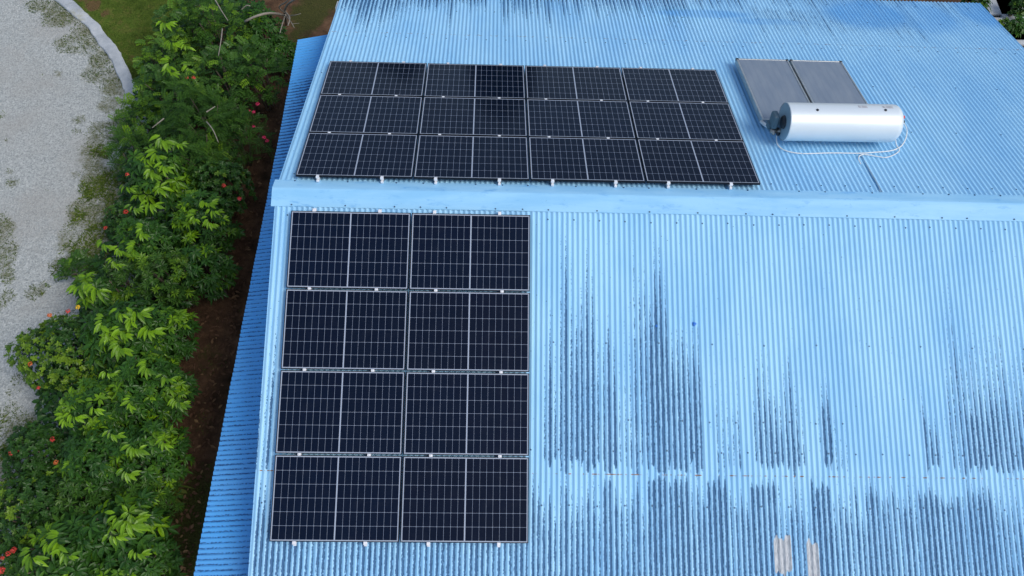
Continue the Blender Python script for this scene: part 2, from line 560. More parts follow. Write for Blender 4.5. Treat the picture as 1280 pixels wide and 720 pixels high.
# concrete kerb between drive and lawn (centre line surveyed from the photo)
kc = [(-60, -95), (0, -52), (45, -22), (80, 0), (98, 16), (117, 31), (128, 49), (140, 63), (148, 76), (157, 98), (163, 112), (166, 120)]
kp = np.array([gpx(u, v, GZ + .06) for u, v in kc])
t_ = np.linspace(0, len(kp) - 1, 60)
kx = np.interp(t_, range(len(kp)), kp[:, 0]); ky = np.interp(t_, range(len(kp)), kp[:, 1])
kk = np.stack([kx, ky], 1)
for _ in range(4): kk[1:-1] = (kk[:-2] + 2 * kk[1:-1] + kk[2:]) / 4
tg = np.gradient(kk, axis=0); tg /= np.linalg.norm(tg, axis=1)[:, None]
nr = np.stack([-tg[:, 1], tg[:, 0]], 1)
wl = .135 + .04 * (fbm(np.arange(60) * .45, np.zeros(60), 9) - .5) * 2
wr = .135 + .04 * (fbm(np.arange(60) * .45, np.ones(60) * 7, 19) - .5) * 2
prof = []
for k in range(60):
    a = kk[k] + nr[k] * wl[k]; b_ = kk[k] - nr[k] * wr[k]; zt = GZ + .075 + .012 * math.sin(k * .7)
    e = .02
    prof.append([(a[0], a[1], GZ - .06), (a[0], a[1], zt - e), (*(a - nr[k] * e), zt), (*(b_ + nr[k] * e), zt), (b_[0], b_[1], zt - e), (b_[0], b_[1], GZ - .06)])
V = np.array(prof).reshape(-1, 3)
fs = [[k * 6 + j, k * 6 + j + 1, (k + 1) * 6 + j + 1, (k + 1) * 6 + j] for k in range(59) for j in range(5)]
mb = MB(); mb.add(V, fs, 0)
tag(mb.build('kerb_strip', M_CONC), kind='structure')

# gravel drive: sheet left of kerb / hedge foot
edge_px = [(200, 760), (120, 640), (120, 560), (130, 480), (165, 400), (195, 320), (215, 250), (215, 180), (190, 125)]
ep = np.array([gpx(u, v) for u, v in edge_px] + [tuple(p) for p in kk[::-1][2:]])
o_ = np.argsort(ep[:, 1]); ep = ep[o_]
ysd = np.linspace(-9, kk[0][1], 190)
xe = np.interp(ysd, ep[:, 1], ep[:, 0])
tt = 1 - np.linspace(0, 1, 120) ** 1.6
weedpx = [(0, 290, 24, 26, .9), (5, 320, 22, 30, .8), (10, 345, 12, 14, .8), (8, 372, 14, 10, .8), (3, 384, 9, 9, .7), (45, 366, 15, 11, .85), (55, 358, 9, 7, .7),
          (30, 438, 14, 12, .35), (31, 440, 6, 5, .7), (110, 40, 28, 34, .85), (75, 22, 34, 24, .9), (60, 8, 40, 16, .85), (40, 3, 24, 8, .5), (125, 75, 20, 24, .9), (110, 60, 26, 20, .7), (140, 100, 20, 26, .8),
          (72, 93, 9, 8, .8), (100, 150, 12, 9, .8), (92, 152, 8, 6, .6), (97, 165, 8, 6, .7), (8, 176, 5, 4, .8), (12, 197, 6, 4, .5), (14, 215, 9, 5, .7), (16, 229, 10, 8, .9), (93, 220, 6, 6, .8),
          (22, 55, 7, 6, .4), (40, 52, 5, 4, .4), (118, 195, 26, 32, .85), (122, 225, 28, 32, .95), (108, 265, 30, 26, .9), (95, 300, 30, 30, .8), (80, 330, 24, 20, .6), (75, 345, 14, 16, .5), (128, 165, 26, 22, .8), (110, 240, 18, 14, .7), (138, 130, 22, 20, .85), (150, 160, 20, 40, .9), (20, 420, 20, 20, .3), (165, 215, 30, 50, 1.0), (150, 250, 34, 36, 1.0), (130, 290, 34, 36, 1.0), (112, 325, 34, 34, .95), (85, 320, 20, 30, .7), (100, 280, 22, 26, .7), (85, 400, 30, 14, .5), (145, 110, 24, 26, 1.0), (118, 92, 26, 22, .8), (95, 55, 34, 24, .75), (30, 470, 16, 30, .5), (25, 540, 26, 30, .9),
          (10, 505, 14, 26, .5), (20, 530, 22, 22, .75), (12, 570, 22, 30, .85), (0, 620, 30, 50, .85), (0, 145, 7, 10, .5), (60, 310, 10, 14, .4)]
weedL = []
for u, v, rx, ry, st in weedpx:
    g = gpx(u, v); weedL.append((g[0], g[1], rx / 68, ry / 63, st))
X = np.stack([xe[:, None] - (1 - tt)[None, :] * 11.0], 0)[0]
Y = np.repeat(ysd[:, None], 120, 1)
V = np.stack([X, Y, GZ + .022 + .03 * (fbm(X * 1.1, Y * 1.1, 5) - .47)], -1).reshape(-1, 3)
i = (np.arange(189)[:, None] * 120 + np.arange(119)[None]).ravel()
mb = MB(); mb.add(V, np.stack([i, i + 120, i + 121, i + 1], -1), 0, True, {'weed': blobs(V, weedL)})
tag(mb.build('gravel_drive', M_GRAVEL), kind='structure')
GRAVEL_W = weedL

# lawn right of the kerb
yl = np.linspace(gpx(160, 122)[1], kk[0][1], 60)
xk = np.interp(yl, kk[::-1][:, 1], kk[::-1][:, 0])
xr = np.interp(yl, [gpx(160, 122)[1], gpx(250, 60)[1], gpx(300, 0)[1], kk[0][1]], [gpx(230, 108)[0], gpx(260, 60)[0], gpx(300, 0)[0], -1.5])
s_ = np.linspace(0, 1, 60)
X = xk[:, None] * (1 - s_) + xr[:, None] * s_; Y = np.repeat(yl[:, None], 60, 1)
V = np.stack([X, Y, GZ + .035 + .03 * (fbm(X * 2, Y * 2, 8) - .47)], -1).reshape(-1, 3)
i = (np.arange(59)[:, None] * 60 + np.arange(59)[None]).ravel()
bareL = []
for u, v, r, st in [(118, 8, 14, .9), (133, 18, 10, .7), (105, -2, 14, .8), (165, 75, 12, .5), (190, 45, 10, .4)]:
    g = gpx(u, v); bareL.append((g[0], g[1], r / 66, r / 60, st))
lb = blobs(V, bareL)
mb = MB(); mb.add(V, np.stack([i, i + 1, i + 61, i + 60], -1), 0, True, {'bare': lb})
tag(mb.build('lawn', M_LAWN), kind='structure')
LAWN = (yl, xk, xr)

# ------------------------------------------------------------ the house
house = empty('house', (0, 0, 0))
tag(house, 'house with faded blue corrugated iron roof streaked dark along the grooves', 'house')


def stain_field(x, s, L):
    D = np.full(x.shape, -.55)
    for x0, x1, s0, s1, s2, st in L:
        # full width x0..x1, growing from s0 to full at s1, ending at s2
        a = np.clip((x - x0) / .05 + .5, 0, 1) * np.clip((x1 - x) / .05 + .5, 0, 1)
        rib = np.floor(x / PWAVE * 1.5)
        jit = vnoise(rib * 1.618 + 3, rib * 0 + 11, 5) - .5
        b = np.clip((s - s0 + jit * .8 * (s1 - s0)) / max(s1 - s0, .01), 0, 1) ** 1.15 * np.clip((s2 - s + .22 * jit - .03) / .05 + .5, 0, 1) * (1 + .7 * (vnoise(rib * 2.3 + 1, rib * 0 + 4, 15) - .5))
        D = np.maximum(D, -.55 + (st + .53) * a * b ** .75)
    return np.minimum(D, .66)


SMEAR = {'U': [(*roof_at(u, v, 'U'), rx, ry, st) for u, v, rx, ry, st in [(1085, 18, 1.0, .8, .8), (1150, 20, 1.0, .9, .6), (880, 17, 1.1, .22, .7), (960, 27, .9, .18, .6), (1225, 12, .7, .9, .7), (660, 6, 1.6, .3, .35)]]}


def sheet(name, side, s0, s1, x0, x1, h, stains, patches=(), rust_at=None, mat=None, n_per=10, up=False):
    nx = int(round((x1 - x0) / PWAVE * n_per)) + 1
    xs = np.linspace(x0, x1, nx)
    ss = np.linspace(s0, s1, int((s1 - s0) / .05) + 1)
    if rust_at is not None:
        ss = np.sort(np.concatenate([ss, [rust_at - .014, rust_at - .012 ]]))
    X, Sg = np.meshgrid(xs, ss)
    wob = .0022 * (fbm(X * 1.3, Sg * .9, 21) - .5) * 2
    Z = h + .0085 * np.cos(2 * math.pi * X / PWAVE) + wob
    # overlapping sheets every 10 waves: tiny step
    V = np.stack([X, -Sg if side == 'L' else Sg, Z], -1).reshape(-1, 3)
    ny = len(ss)
    i = (np.arange(ny - 1)[:, None] * nx + np.arange(nx - 1)[None]).ravel()
    Fq = np.stack([i, i + 1, i + nx + 1, i + nx], -1)
    if side == 'L': Fq = Fq[:, ::-1]
    xf, sf = X.ravel(), Sg.ravel()
    D = stain_field(xf, sf, stains)
    P = np.zeros(len(xf))
    for a, b, c, d in patches:
        rg = .10 * (vnoise(xf / .03, xf * 0 + 2, 8) - .5)
        P = np.maximum(P, np.clip((xf - a) / .03 + .5, 0, 1) * np.clip((b - xf) / .03 + .5, 0, 1) * np.clip((sf - c + rg) / .05 + .5, 0, 1) * np.clip((d - sf - rg) / .05 + .5, 0, 1))
    sme = blobs(np.stack([xf, sf], 1), SMEAR[side]) if (side == 'U' and s1 > 6) else 0.0
    at = {'smear': sme, 'stain': D, 'patch': P, 'rust': (sf >= rust_at - .0125).astype(float) if rust_at is not None else 0.0}
    mb = MB(); mb.add(V, Fq, 0, True, at)
    return mb, xs


def screws(mb, rows, side, h):
    th = np.linspace(0, 2 * math.pi, 8, endpoint=False)
    for s, x0, x1, k, off in rows:
        n0 = math.ceil(x0 / PWAVE)
        for j in range(n0 + off, int(x1 / PWAVE), k):
            x = j * PWAVE + random.uniform(-.006, .006); ss = s + random.uniform(-.012, .012)
            y = -ss if side == 'L' else ss
            z = h + .0085
            r = .0125
            ring = [(x + r * math.cos(t), y + r * math.sin(t), z - .001) for t in th]
            ring2 = [(x + r * .55 * math.cos(t), y + r * .55 * math.sin(t), z + .007) for t in th]
            fs = [[q, (q + 1) % 8, 8 + (q + 1) % 8, 8 + q] for q in range(8)] + [list(range(8, 16))]
            mb.add(ring + ring2, fs, 1)


def px_stain(u0, u1, v0, v1, v2, st, side):
    um = (u0 + u1) / 2
    vm = v1 * .5 + v2 * .5
    a = roof_at(u0, vm, side)[0]; b = roof_at(u1, vm, side)[0]
    g = [roof_at(um, v, side)[1] for v in (v0, v1, v2)]
    return (a, b, *g, st)


E592 = 590
lowA = [px_stain(*q, 'L') for q in [
    (680, 750, 360, 510, 587, .62), (700, 748, 300, 480, 587, .52), (714, 730, 330, 430, 587, .5), (752, 776, 400, 520, 588, .46), (776, 812, 340, 560, 590, .22),
    (800, 816, 300, 420, 588, .34), (810, 838, 330, 450, 590, .78), (818, 836, 300, 400, 500, .4), (836, 878, 400, 500, 588, .46), (864, 878, 480, 530, 588, .52), (895, 930, 420, 570, 590, .08),
    (944, 966, 400, 540, 588, .50), (958, 980, 460, 540, 590, .60), (978, 1008, 440, 560, 590, .42), (1026, 1042, 450, 520, 590, .74), (1040, 1062, 500, 590, 592, .12),
    (1156, 1178, 490, 550, 590, .40), (1186, 1212, 430, 540, 590, .25), (1208, 1230, 490, 530, 588, .66), (1228, 1256, 460, 525, 590, .70), (1254, 1300, 440, 540, 592, .58), (1190, 1300, 380, 520, 560, .20),
    (330, 342, 380, 500, 590, .30), (311, 322, 470, 560, 592, .12)]]
lowB = [px_stain(*q, 'L') for q in [
    (663, 681, 600, 640, 800, .52), (681, 741, 594, 650, 800, .48), (681, 741, 640, 700, 800, .64), (752, 766, 596, 612, 800, .68), (766, 806, 598, 640, 800, .42), (770, 800, 640, 700, 800, .6), (812, 836, 592, 606, 800, .80), (836, 868, 592, 615, 800, .64),
    (886, 914, 594, 610, 800, .75), (912, 940, 596, 640, 800, .35), (940, 978, 596, 610, 800, .62), (975, 1003, 610, 660, 800, .36), (1018, 1046, 600, 615, 800, .82), (1046, 1075, 602, 650, 800, .34), (1088, 1118, 606, 630, 800, .68), (1118, 1145, 600, 640, 800, .46),
    (1152, 1184, 606, 625, 800, .70), (1184, 1214, 610, 635, 800, .58), (1218, 1254, 604, 635, 800, .60), (1254, 1290, 620, 660, 800, .42), (663, 1290, 592, 660, 800, .40),
    (313, 660, 600, 660, 800, .42), (318, 336, 620, 670, 800, .55), (430, 520, 600, 640, 800, .44), (313, 332, 596, 650, 800, .35)]]
pat = []
for u0, u1, v0, v1 in [(968, 990, 671, 716), (1009, 1024, 676, 745)]:
    a = roof_at(u0, 700, 'L')[0]; b_ = roof_at(u1, 700, 'L')[0]
    pat.append((a, b_, roof_at(u0, v0, 'L')[1], roof_at(u0, v1, 'L')[1]))
upA = [px_stain(u0, u1, v2, v2 + 1, v0, st, 'U') for u0, u1, v0, v2, st in [(1188, 1222, 62, 60, .0)]]


def px_stain_up(u0, u1, v0, v1, st):
    # heavy at the eave (top of the picture, v0) and thinning towards v1
    a = roof_at(u0, v0, 'U')[0]; b = roof_at(u1, v0, 'U')[0]
    return (a, b, roof_at((u0 + u1) / 2, v1, 'U')[1], roof_at((u0 + u1) / 2, v0, 'U')[1], 9.0, st)


upB = [px_stain_up(*q) for q in [
    (428, 445, 0, 22, .5), (440, 500, 0, 40, .62), (500, 520, 0, 25, .35), (522, 610, 0, 16, .42), (560, 567, 0, 44, .4), (625, 690, -2, 30, .70), (690, 760, -2, 26, .45), (745, 830, -3, 24, .5), (826, 858, 5, 52, .52),
    (860, 930, -4, 16, .4), (960, 1050, -8, 20, .40), (1050, 1100, -6, 22, .45), (1105, 1140, -2, 16, .55), (1160, 1220, 0, 30, .55), (1220, 1262, 10, 48, .65)]]
upSmear = [(8.2, 11.6, 5.1, 5.9, 6.6, .12)]

roof_low = empty('roof_slope', M=ML, parent=house)
roof_up = empty('roof_slope', M=MU, parent=house)
mbA, _ = sheet('roof_sheet', 'L', .12, 4.045, XL, XR, .004, lowA, (), 4.045)
screws(mbA, [(.40, XL, XR, 5, 2), (2.2, XL, XR, 10, 3), (3.30, 4.8, 8.2, 5, 1), (3.72, XL, XR, 5, 4)], 'L', .004)
mbA.build('roof_sheet', [M_ROOF, M_SCREW], roof_low)
mbB, _ = sheet('roof_sheet', 'L', 3.90, S_LOW, XL, XR, -.003, lowB, pat)
screws(mbB, [(4.46, XL, XR, 5, 1), (5.6, XL, XR, 5, 3)], 'L', -.003)
mbB.build('roof_sheet', [M_ROOF, M_SCREW], roof_low)
mbA, _ = sheet('roof_sheet', 'U', .12, 4.99, XL, XR, .004, upSmear[:0], (), 4.99)
screws(mbA, [(.36, XL, XR, 5, 2), (1.9, XL, XR, 10, 3), (3.4, XL, XR, 10, 1), (4.80, XL, XR, 5, 4)], 'U', .004)
mbA.build('roof_sheet', [M_ROOF, M_SCREW], roof_up)
mbB, _ = sheet('roof_sheet', 'U', 4.86, S_UP, XL, XR, -.003, upB + upSmear)
screws(mbB, [(6.0, XL, XR, 10, 1), (6.8, XL, XR, 5, 3)], 'U', -.003)
mbB.build('roof_sheet', [M_ROOF, M_SCREW], roof_up)

# ridge cap: folded flashing with rolled edges
n = 140
xs = np.linspace(XL - .05, XR + .04, n)
sec = [(-.205, -.006), (-.2, .001), (-.10, .003), (-.02, .005), (0, .005), (.02, .005), (.14, .004), (.27, .001), (.276, -.006)]
V = []
for k, x in enumerate(xs):
    for s, h in sec:
        a = 1 + .03 * (vnoise(np.array([x * .9]), np.array([s * 3 + 3.0]), 4)[0] - .5)
        hh = h + .016 + (.003 if int((x - XL) / 2.45) % 2 else 0) + .004 * (vnoise(np.array([x * 1.7]), np.array([s * 8 + 9.0]), 6)[0] - .5)
        s2 = s * a
        if s2 >= 0: V.append((x, -s2 * CP - hh * SP * (1 if s > 0 else 0), -s2 * SP + hh * CP))
        else: V.append((x, -s2 * CP + hh * SP, s2 * SP + hh * CP))
k_ = len(sec)
fs = [[i * k_ + j, i * k_ + j + 1, (i + 1) * k_ + j + 1, (i + 1) * k_ + j] for i in range(n - 1) for j in range(k_ - 1)]
mb = MB(); mb.add(V, [f for f in fs], 0, False)
th = np.linspace(0, 2 * math.pi, 8, endpoint=False)
for side, s in ((1, .245), (-1, -.175)):
    x = XL + .25
    while x < XR:
        M_ = ML if side > 0 else MU
        P = M_ @ Vector((x, -s if side > 0 else -s, .026))
        ring = [(P.x + .013 * math.cos(t), P.y + .013 * math.sin(t), P.z - .003) for t in th]
        ring2 = [(P.x + .007 * math.cos(t), P.y + .007 * math.sin(t), P.z + .007) for t in th]
        mb.add(ring + ring2, [[q, (q + 1) % 8, 8 + (q + 1) % 8, 8 + q] for q in range(8)] + [list(range(8, 16))], 1)
        x += random.choice([.38, .40, .72, .78])
mb.build('ridge_cap', [M_CAP, M_SCREW], house)

# walls: gable shell under the roof
y0, y1 = -(S_LOW - .45) * CP, (S_UP - .45) * CP
zt = lambda y: -abs(y) / CP * SP - .06
x0, x1 = 0.0, XR - .28
V = [(x, y, z) for x in (x0, x1) for y, z in ((y0, GZ - .1), (y0, zt(y0)), (0, -.06), (y1, zt(y1)), (y1, GZ - .1))]
fs = [[0, 1, 2, 3, 4], [9, 8, 7, 6, 5], [0, 5, 6, 1], [4, 3, 8, 9]]
mb = MB(); mb.add(V, fs, 0); mb.build('wall', M_WALL, house)
# barge boards under the gable edges, fascia under the eaves
for xx in (XL + .03, XR - .03):
    mb = MB()
    for sl_, Mx, sg in ((S_LOW, ML, -1), (S_UP, MU, 1)):
        mb.box((xx, sg * (sl_ / 2 + .02), -.085), (.025, sl_ - .1, .13), 0, Mx)
    mb.build('barge_board', M_FASCIA, house)
for yy, zz in ((-(S_LOW - .06) * CP, -(S_LOW - .06) * SP - .1), ((S_UP - .06) * CP, -(S_UP - .06) * SP - .1)):
    mb = MB(); mb.box(((XL + XR) / 2, yy, zz), (XR - XL - .12, .025, .15)); mb.build('fascia', M_FASCIA, house)

# lean-to roof along the left gable wall: ribs run across, sheet falls away to the left
zo, zi = -2.30, -2.02
yN, yF = -5.75, 5.33
ny = int((yF - yN) / PWAVE * 10) + 1
ya = np.linspace(yN, yF, ny)
nxa = 26
tq = np.linspace(0, 1, nxa)
Yg, Tg = np.meshgrid(ya, tq)
xo = -1.10 - .012 * (yF - Yg) + .014 * (fbm(Yg * 2.2, Tg * 0, 31) - .5)
Lw = 1.2
Xg = xo * (1 - Tg) + 0.0 * Tg
Zg = zo * (1 - Tg) + zi * Tg + .0115 * np.cos(2 * math.pi * Yg / PWAVE)
# local frame: x along y (ribs), y across
V = np.stack([Yg, Xg, Zg], -1).reshape(-1, 3)
i = (np.arange(nxa - 1)[:, None] * ny + np.arange(ny - 1)[None]).ravel()
Fq = np.stack([i, i + 1, i + ny + 1, i + ny], -1)[:, ::-1]
yf, tf = Yg.ravel(), Tg.ravel()


def ya_px(u, v): return ground_at(u, v, -2.25)[1]


ys_hi, ys_lo = ya_px(355, 85), ya_px(340, 215)
D = np.full(len(yf), -.25)
band = np.clip((ys_hi + .5 * (tf - .5) - yf) / .35, 0, 1) * np.clip((yf - ys_lo) / .9 + .6, 0, 1)
D = np.maximum(D, -.25 + 1.3 * band * np.clip(.45 + tf * 1.1, 0, 1))
D = np.maximum(D, np.where(yf < ys_lo, -.10 + .30 * fbm(yf * .8, tf * 1.5, 41), -1))
D = np.where((yf < ya_px(300, 440)) & (yf > ya_px(300, 520)), D - .08, D)
mb = MB(); mb.add(V, Fq, 0, True, {'stain': D, 'patch': 0.0, 'rust': 0.0, 'smear': 0.0})
mb.build('lean_to_roof', M_LEAN, house, M=Matrix(((0, 1, 0, 0), (1, 0, 0, 0), (0, 0, 1, 0), (0, 0, 0, 1))))
mb = MB()
for yy in np.linspace(yN + .4, yF - .3, 8):
    mb.tube([(-.02, yy, -2.62), (-.85, yy, -2.285)], .025, 6)
mb.tube([(-1.02, yN + .1, -2.325), (-1.0, yF - .1, -2.325)], .028, 6)
mb.build('bracket', M_FASCIA, house)
# pale down pipe end at the far gable edge
pa = roof_at(421, -2, 'U', -.1)
mb = MB(); mb.tube([(XL - .04, 6.15, -2.02), (XL - .07, 6.02, -2.06), (XL - .075, 5.95, -2.3), (XL - .075, 5.9, -3.4)], .032, 8)
mb.build('down_pipe', M_HOSE, house)
# two bright blue dabs of paint on the iron
for (u, v), r in (((868, 405), .026), ((820.5, 407.5), .016)):
    x, s = roof_at(u, v, 'L', .01)
    mb = MB()
    th = np.linspace(0, 2 * math.pi, 14, endpoint=False)
    rr = r * (1 + .25 * np.sin(th * 3 + u))
    ring = np.stack([x + rr * np.cos(th), -s + rr * 1.1 * np.sin(th), np.full(14, .013)], 1)
    ring2 = np.stack([x + rr * .6 * np.cos(th), -s + rr * .66 * np.sin(th), np.full(14, .019)], 1)
    mb.add(np.vstack([ring, ring2]), [[q, (q + 1) % 14, 14 + (q + 1) % 14, 14 + q] for q in range(14)] + [list(range(14, 28))], 0, True)
    mb.build('paint_dab', bpy.data.materials.get('dab_blue') or simple('dab_blue', (.01, .16, .62), .4), roof_low)

# ------------------------------------------------------------ solar panels
PL, PW_, GAP, HP = 1.722, 1.134, 0.02, 0.11


def make_panel():
    root = empty('solar_module')
    fr = MB()
    for sx in (-1, 1):
        fr.box((sx * (PL / 2 - .0055), 0, -.0165), (.011, PW_, .033))
    for sy in (-1, 1):
        fr.box((0, sy * (PW_ / 2 - .0055), -.0165), (PL - .0224, .011, .0326))
    fr.build('frame', M_BLACKALU, root)
    ce = MB()
    ce.box((0, 0, -.006), (PL - .0222, PW_ - .0222, .006))
    ce.build('cell_sheet', M_CELL, root)
    return root


def add_clamp(root, u, v, end, edge_sign):
    c = MB()
    if end:   # end clamp on the outer edge with the stub of its mounting rail
        c.box((u, v + edge_sign * .013, .0025), (.046, .040, .006), bev=.002)
        c.box((u, v + edge_sign * .034, -.014), (.052, .006, .036), bev=.002)
        c.box((u, v + edge_sign * .010, -.066), (.040, .10, .036), bev=.003)
        c.box((u, v + edge_sign * .020, -.036), (.016, .016, .026))
    else:
        c.box((u, v + edge_sign * .010, .0035), (.046, .034, .006), bev=.002)
        c.tube([(u, v + edge_sign * .010, .004), (u, v + edge_sign * .010, .010)], .007, 8)
        c.box((u, v + edge_sign * .010, -.066), (.040, .16, .036), bev=.003)
    c.build('clamp', M_ALU, root)


LOW_S0, LOW_YAW = 0.36359, -0.009623
UP_X0, UP_S0, UP_YAW = 0.19956, -0.0015324, 0.005064
UP_X0, UP_S0, UP_YAW = -0.0015324 * 0 + 0.0, 0.0, 0.0
LOW_S0, LOW_YAW, UP_X0, UP_S0, UP_YAW = 0.363591, -0.00153241 * 0, 0, 0, 0
LOW_S0, LOW_YAW, UP_X0, UP_S0, UP_YAW = 0.363591239, -0.00153240749, -0.00962278401, 0.199563009, 0.00506422672
row_names_low = ['ridge-side first', 'second', 'third', 'eave-side last']
ordn = ['first', 'second', 'third', 'fourth']
proto = make_panel()
first = True


def copy_panel():
    r = proto.copy(); COL.objects.link(r)
    for ch in proto_children:
        c = ch.copy(); COL.objects.link(c); c.parent = r
    return r


proto_children = list(proto.children)


def place_panel(M, label):
    global first
    o = proto if first else copy_panel()
    first = False
    o.matrix_world = M
    tag(o, label, 'solar panel', 'solar panels on the blue roof')
    return o


cu = [-.31 * PL, .24 * PL]
for r in range(4):
    for c in range(2):
        u = c * (PL + GAP) + PL / 2; v = r * (PW_ + GAP) + PW_ / 2
        U = u * math.cos(LOW_YAW) - v * math.sin(LOW_YAW); Vv = u * math.sin(LOW_YAW) + v * math.cos(LOW_YAW)
        M = ML @ Matrix.Translation((U, -(LOW_S0 + Vv), HP + random.uniform(-.002, .002))) @ Matrix.Rotation(-LOW_YAW, 4, 'Z')
        side = 'left' if c == 0 else 'right'
        lab = ['black solar panel at the top {} of the block below the ridge cap', 'black solar panel at {}, second row down in the block below the ridge cap',
               'black solar panel at {}, third row down in the block below the ridge cap', 'black solar panel at the bottom {} of the block below the ridge cap'][r].format(side)
        o = place_panel(M, lab)
        for q in cu:
            if r == 0: add_clamp(o, q, PW_ / 2, True, 1)
            add_clamp(o, q + (.05 if c else 0), -PW_ / 2, r == 3, -1)
for r in range(3):               # r = 0 next to the ridge
    for c in range(4):
        u = c * (PL + GAP) + PL / 2; v = r * (PW_ + GAP) + PW_ / 2
        U = UP_X0 + u * math.cos(UP_YAW) - v * math.sin(UP_YAW); Vv = u * math.sin(UP_YAW) + v * math.cos(UP_YAW)
        M = MU @ Matrix.Translation((U, UP_S0 + Vv, HP + random.uniform(-.002, .002))) @ Matrix.Rotation(UP_YAW, 4, 'Z')
        rn = ['row nearest the ridge cap', 'middle row', 'far row'][r]
        lab = f"black solar panel {ordn[c]} from left in the {rn}, upper block"
        o = place_panel(M, lab)
        for q in cu:
            add_clamp(o, q, -PW_ / 2, r == 0, -1)
            if r == 2: add_clamp(o, q + .03, PW_ / 2, True, 1)

# ------------------------------------------------------------ solar water heater (upper slope frame: x, s, h)
heater = empty('solar_water_heater', M=MU @ Matrix.Translation((8.35, 2.6, 0)))
tag(heater, 'solar water heater with two grey flat collectors and a silver white tank', 'water heater')
HO = Vector((8.35, 2.6, 0))
sA, sB = 1.92, 4.0
for k, xa in enumerate((7.345, 8.345)):
    wc = .965
    Mc = Matrix.Translation(Vector((xa + wc / 2, (sA + sB) / 2, .18)) - HO)
    col = empty('collector', M=Mc, parent=heater)
    L = sB - sA
    fr = MB()
    for sx in (-1, 1): fr.box((sx * (wc / 2 - .016), 0, -.05), (.032, L, .10), bev=.004)
    for sy in (-1, 1): fr.box((0, sy * (L / 2 - .016), -.051), (wc - .066, .032, .099), bev=.004)
    fr.box((0, 0, -.085), (wc - .07, L - .07, .01))
    fr.build('frame', M_ALU2, col)
    gl = MB(); gl.box((0, 0, -.012), (wc - .06, L - .06, .008)); gl.build('glass', M_CGLASS, col)
    for sx in (-1, 1):
        cc = MB(); cc.box((sx * (wc / 2 - .02), L / 2 - .02, -.022), (.052, .052, .054), bev=.006)
        cc.build('corner_cap', M_RUBBER, col)
# support rails under the collectors and tank cradle
mb = MB()
for xx in (7.75, 8.9): mb.box(Vector((xx, 2.85, .045)) - HO, (.05, 2.3, .05), bev=.004)
for ss in (2.1, 3.8): mb.box(Vector((8.33, ss, .09 - .012)) - HO, (1.9, .04, .012))
for xx in (7.95, 9.0):
    mb.box(Vector((xx, 1.79, .06)) - HO, (.06, .34, .08), bev=.004)
mb.build('support_rail', M_RUBBER, heater)
RT, hT, sT = .30, .405, 1.505
xT0, xT1 = 7.54, 9.39
tank = empty('tank', M=Matrix.Translation(Vector((xT0, sT, hT)) - HO) @ Matrix.Rotation(.012, 4, 'Z'), parent=heater)
LT = xT1 - xT0
prof = [(RT - .004, .0), (RT, .004), (RT, .02), (RT, .5), (RT, 1.0), (RT, LT - .13)]
for a in np.linspace(0, math.pi / 2, 9)[1:]:
    prof.append((RT - .12 + .12 * math.cos(a), LT - .13 + .12 * math.sin(a)))
prof += [(.10, LT - .002), (0.001, LT)]
mb = MB(); mb.lathe(prof, Matrix.Identity(4), 72); mb.build('shell', M_TANK, tank)
mb = MB(); mb.lathe([(RT - .005, .006), (RT - .02, -.004), (RT - .06, -.008), (.001, -.010)][::-1], Matrix.Identity(4), 56)
mb.build('end_plate', M_TANKEND, tank)
mb = MB(); mb.lathe([(.001, -.055), (.07, -.052), (.098, -.040), (.108, -.012)], Matrix.Translation((0, -.03, .01)), 32)
mb.build('element_cover', M_RUBBER, tank)
for k, (xx, a) in enumerate(((.43, 62), (1.52, 66))):
    Mx = Matrix.Translation((xx, -RT * math.cos(R_(a + 8)), RT * math.sin(R_(a + 8)))) @ Matrix.Rotation(-R_(90 - a - 8), 4, 'X').inverted() @ Matrix.Rotation(-math.pi / 2, 4, 'Y')
    mb = MB(); mb.lathe([(.022, -.004), (.022, .008), (.014, .014), (.001, .015)], Mx, 16)
    mb.build('plug', M_RUBBER, tank)
# two faded maker's stickers (print too worn to read)
for k, (xx, w_, a) in enumerate(((1.10, .15, 88), (1.49, .17, 88))):
    st = MB()
    n = 6
    th = np.linspace(R_(a - 6), R_(a + 7), n)
    V = [(xx + dx_ * w_, -(RT + .0015) * math.cos(t), (RT + .0015) * math.sin(t)) for t in th for dx_ in (0, 1)]
    st.add(V, [[2 * i, 2 * i + 1, 2 * i + 3, 2 * i + 2] for i in range(n - 1)], 0, True)
    def mark(x0_, x1_, a0, a1):
        tt_ = np.linspace(R_(a0), R_(a1), 3)
        V = [(x_, -(RT + .003) * math.cos(t), (RT + .003) * math.sin(t)) for t in tt_ for x_ in (x0_, x1_)]
        st.add(V, [[0, 1, 3, 2], [2, 3, 5, 4]], 1)
    for j in range(5):
        mark(xx + .06 + .001 * j, xx + w_ * (.95 - .1 * (j % 2)), a - 4.5 + j * 2.2, a - 3.9 + j * 2.2)
    mark(xx + .01, xx + .05, a + 4.2, a + 5.0)
    mark(xx + .01, xx + .018, a - 4, a + 4.2); mark(xx + .028, xx + .034, a - 4.5, a + .5)
    st.build('sticker', [M_STICKER, M_INK], tank)
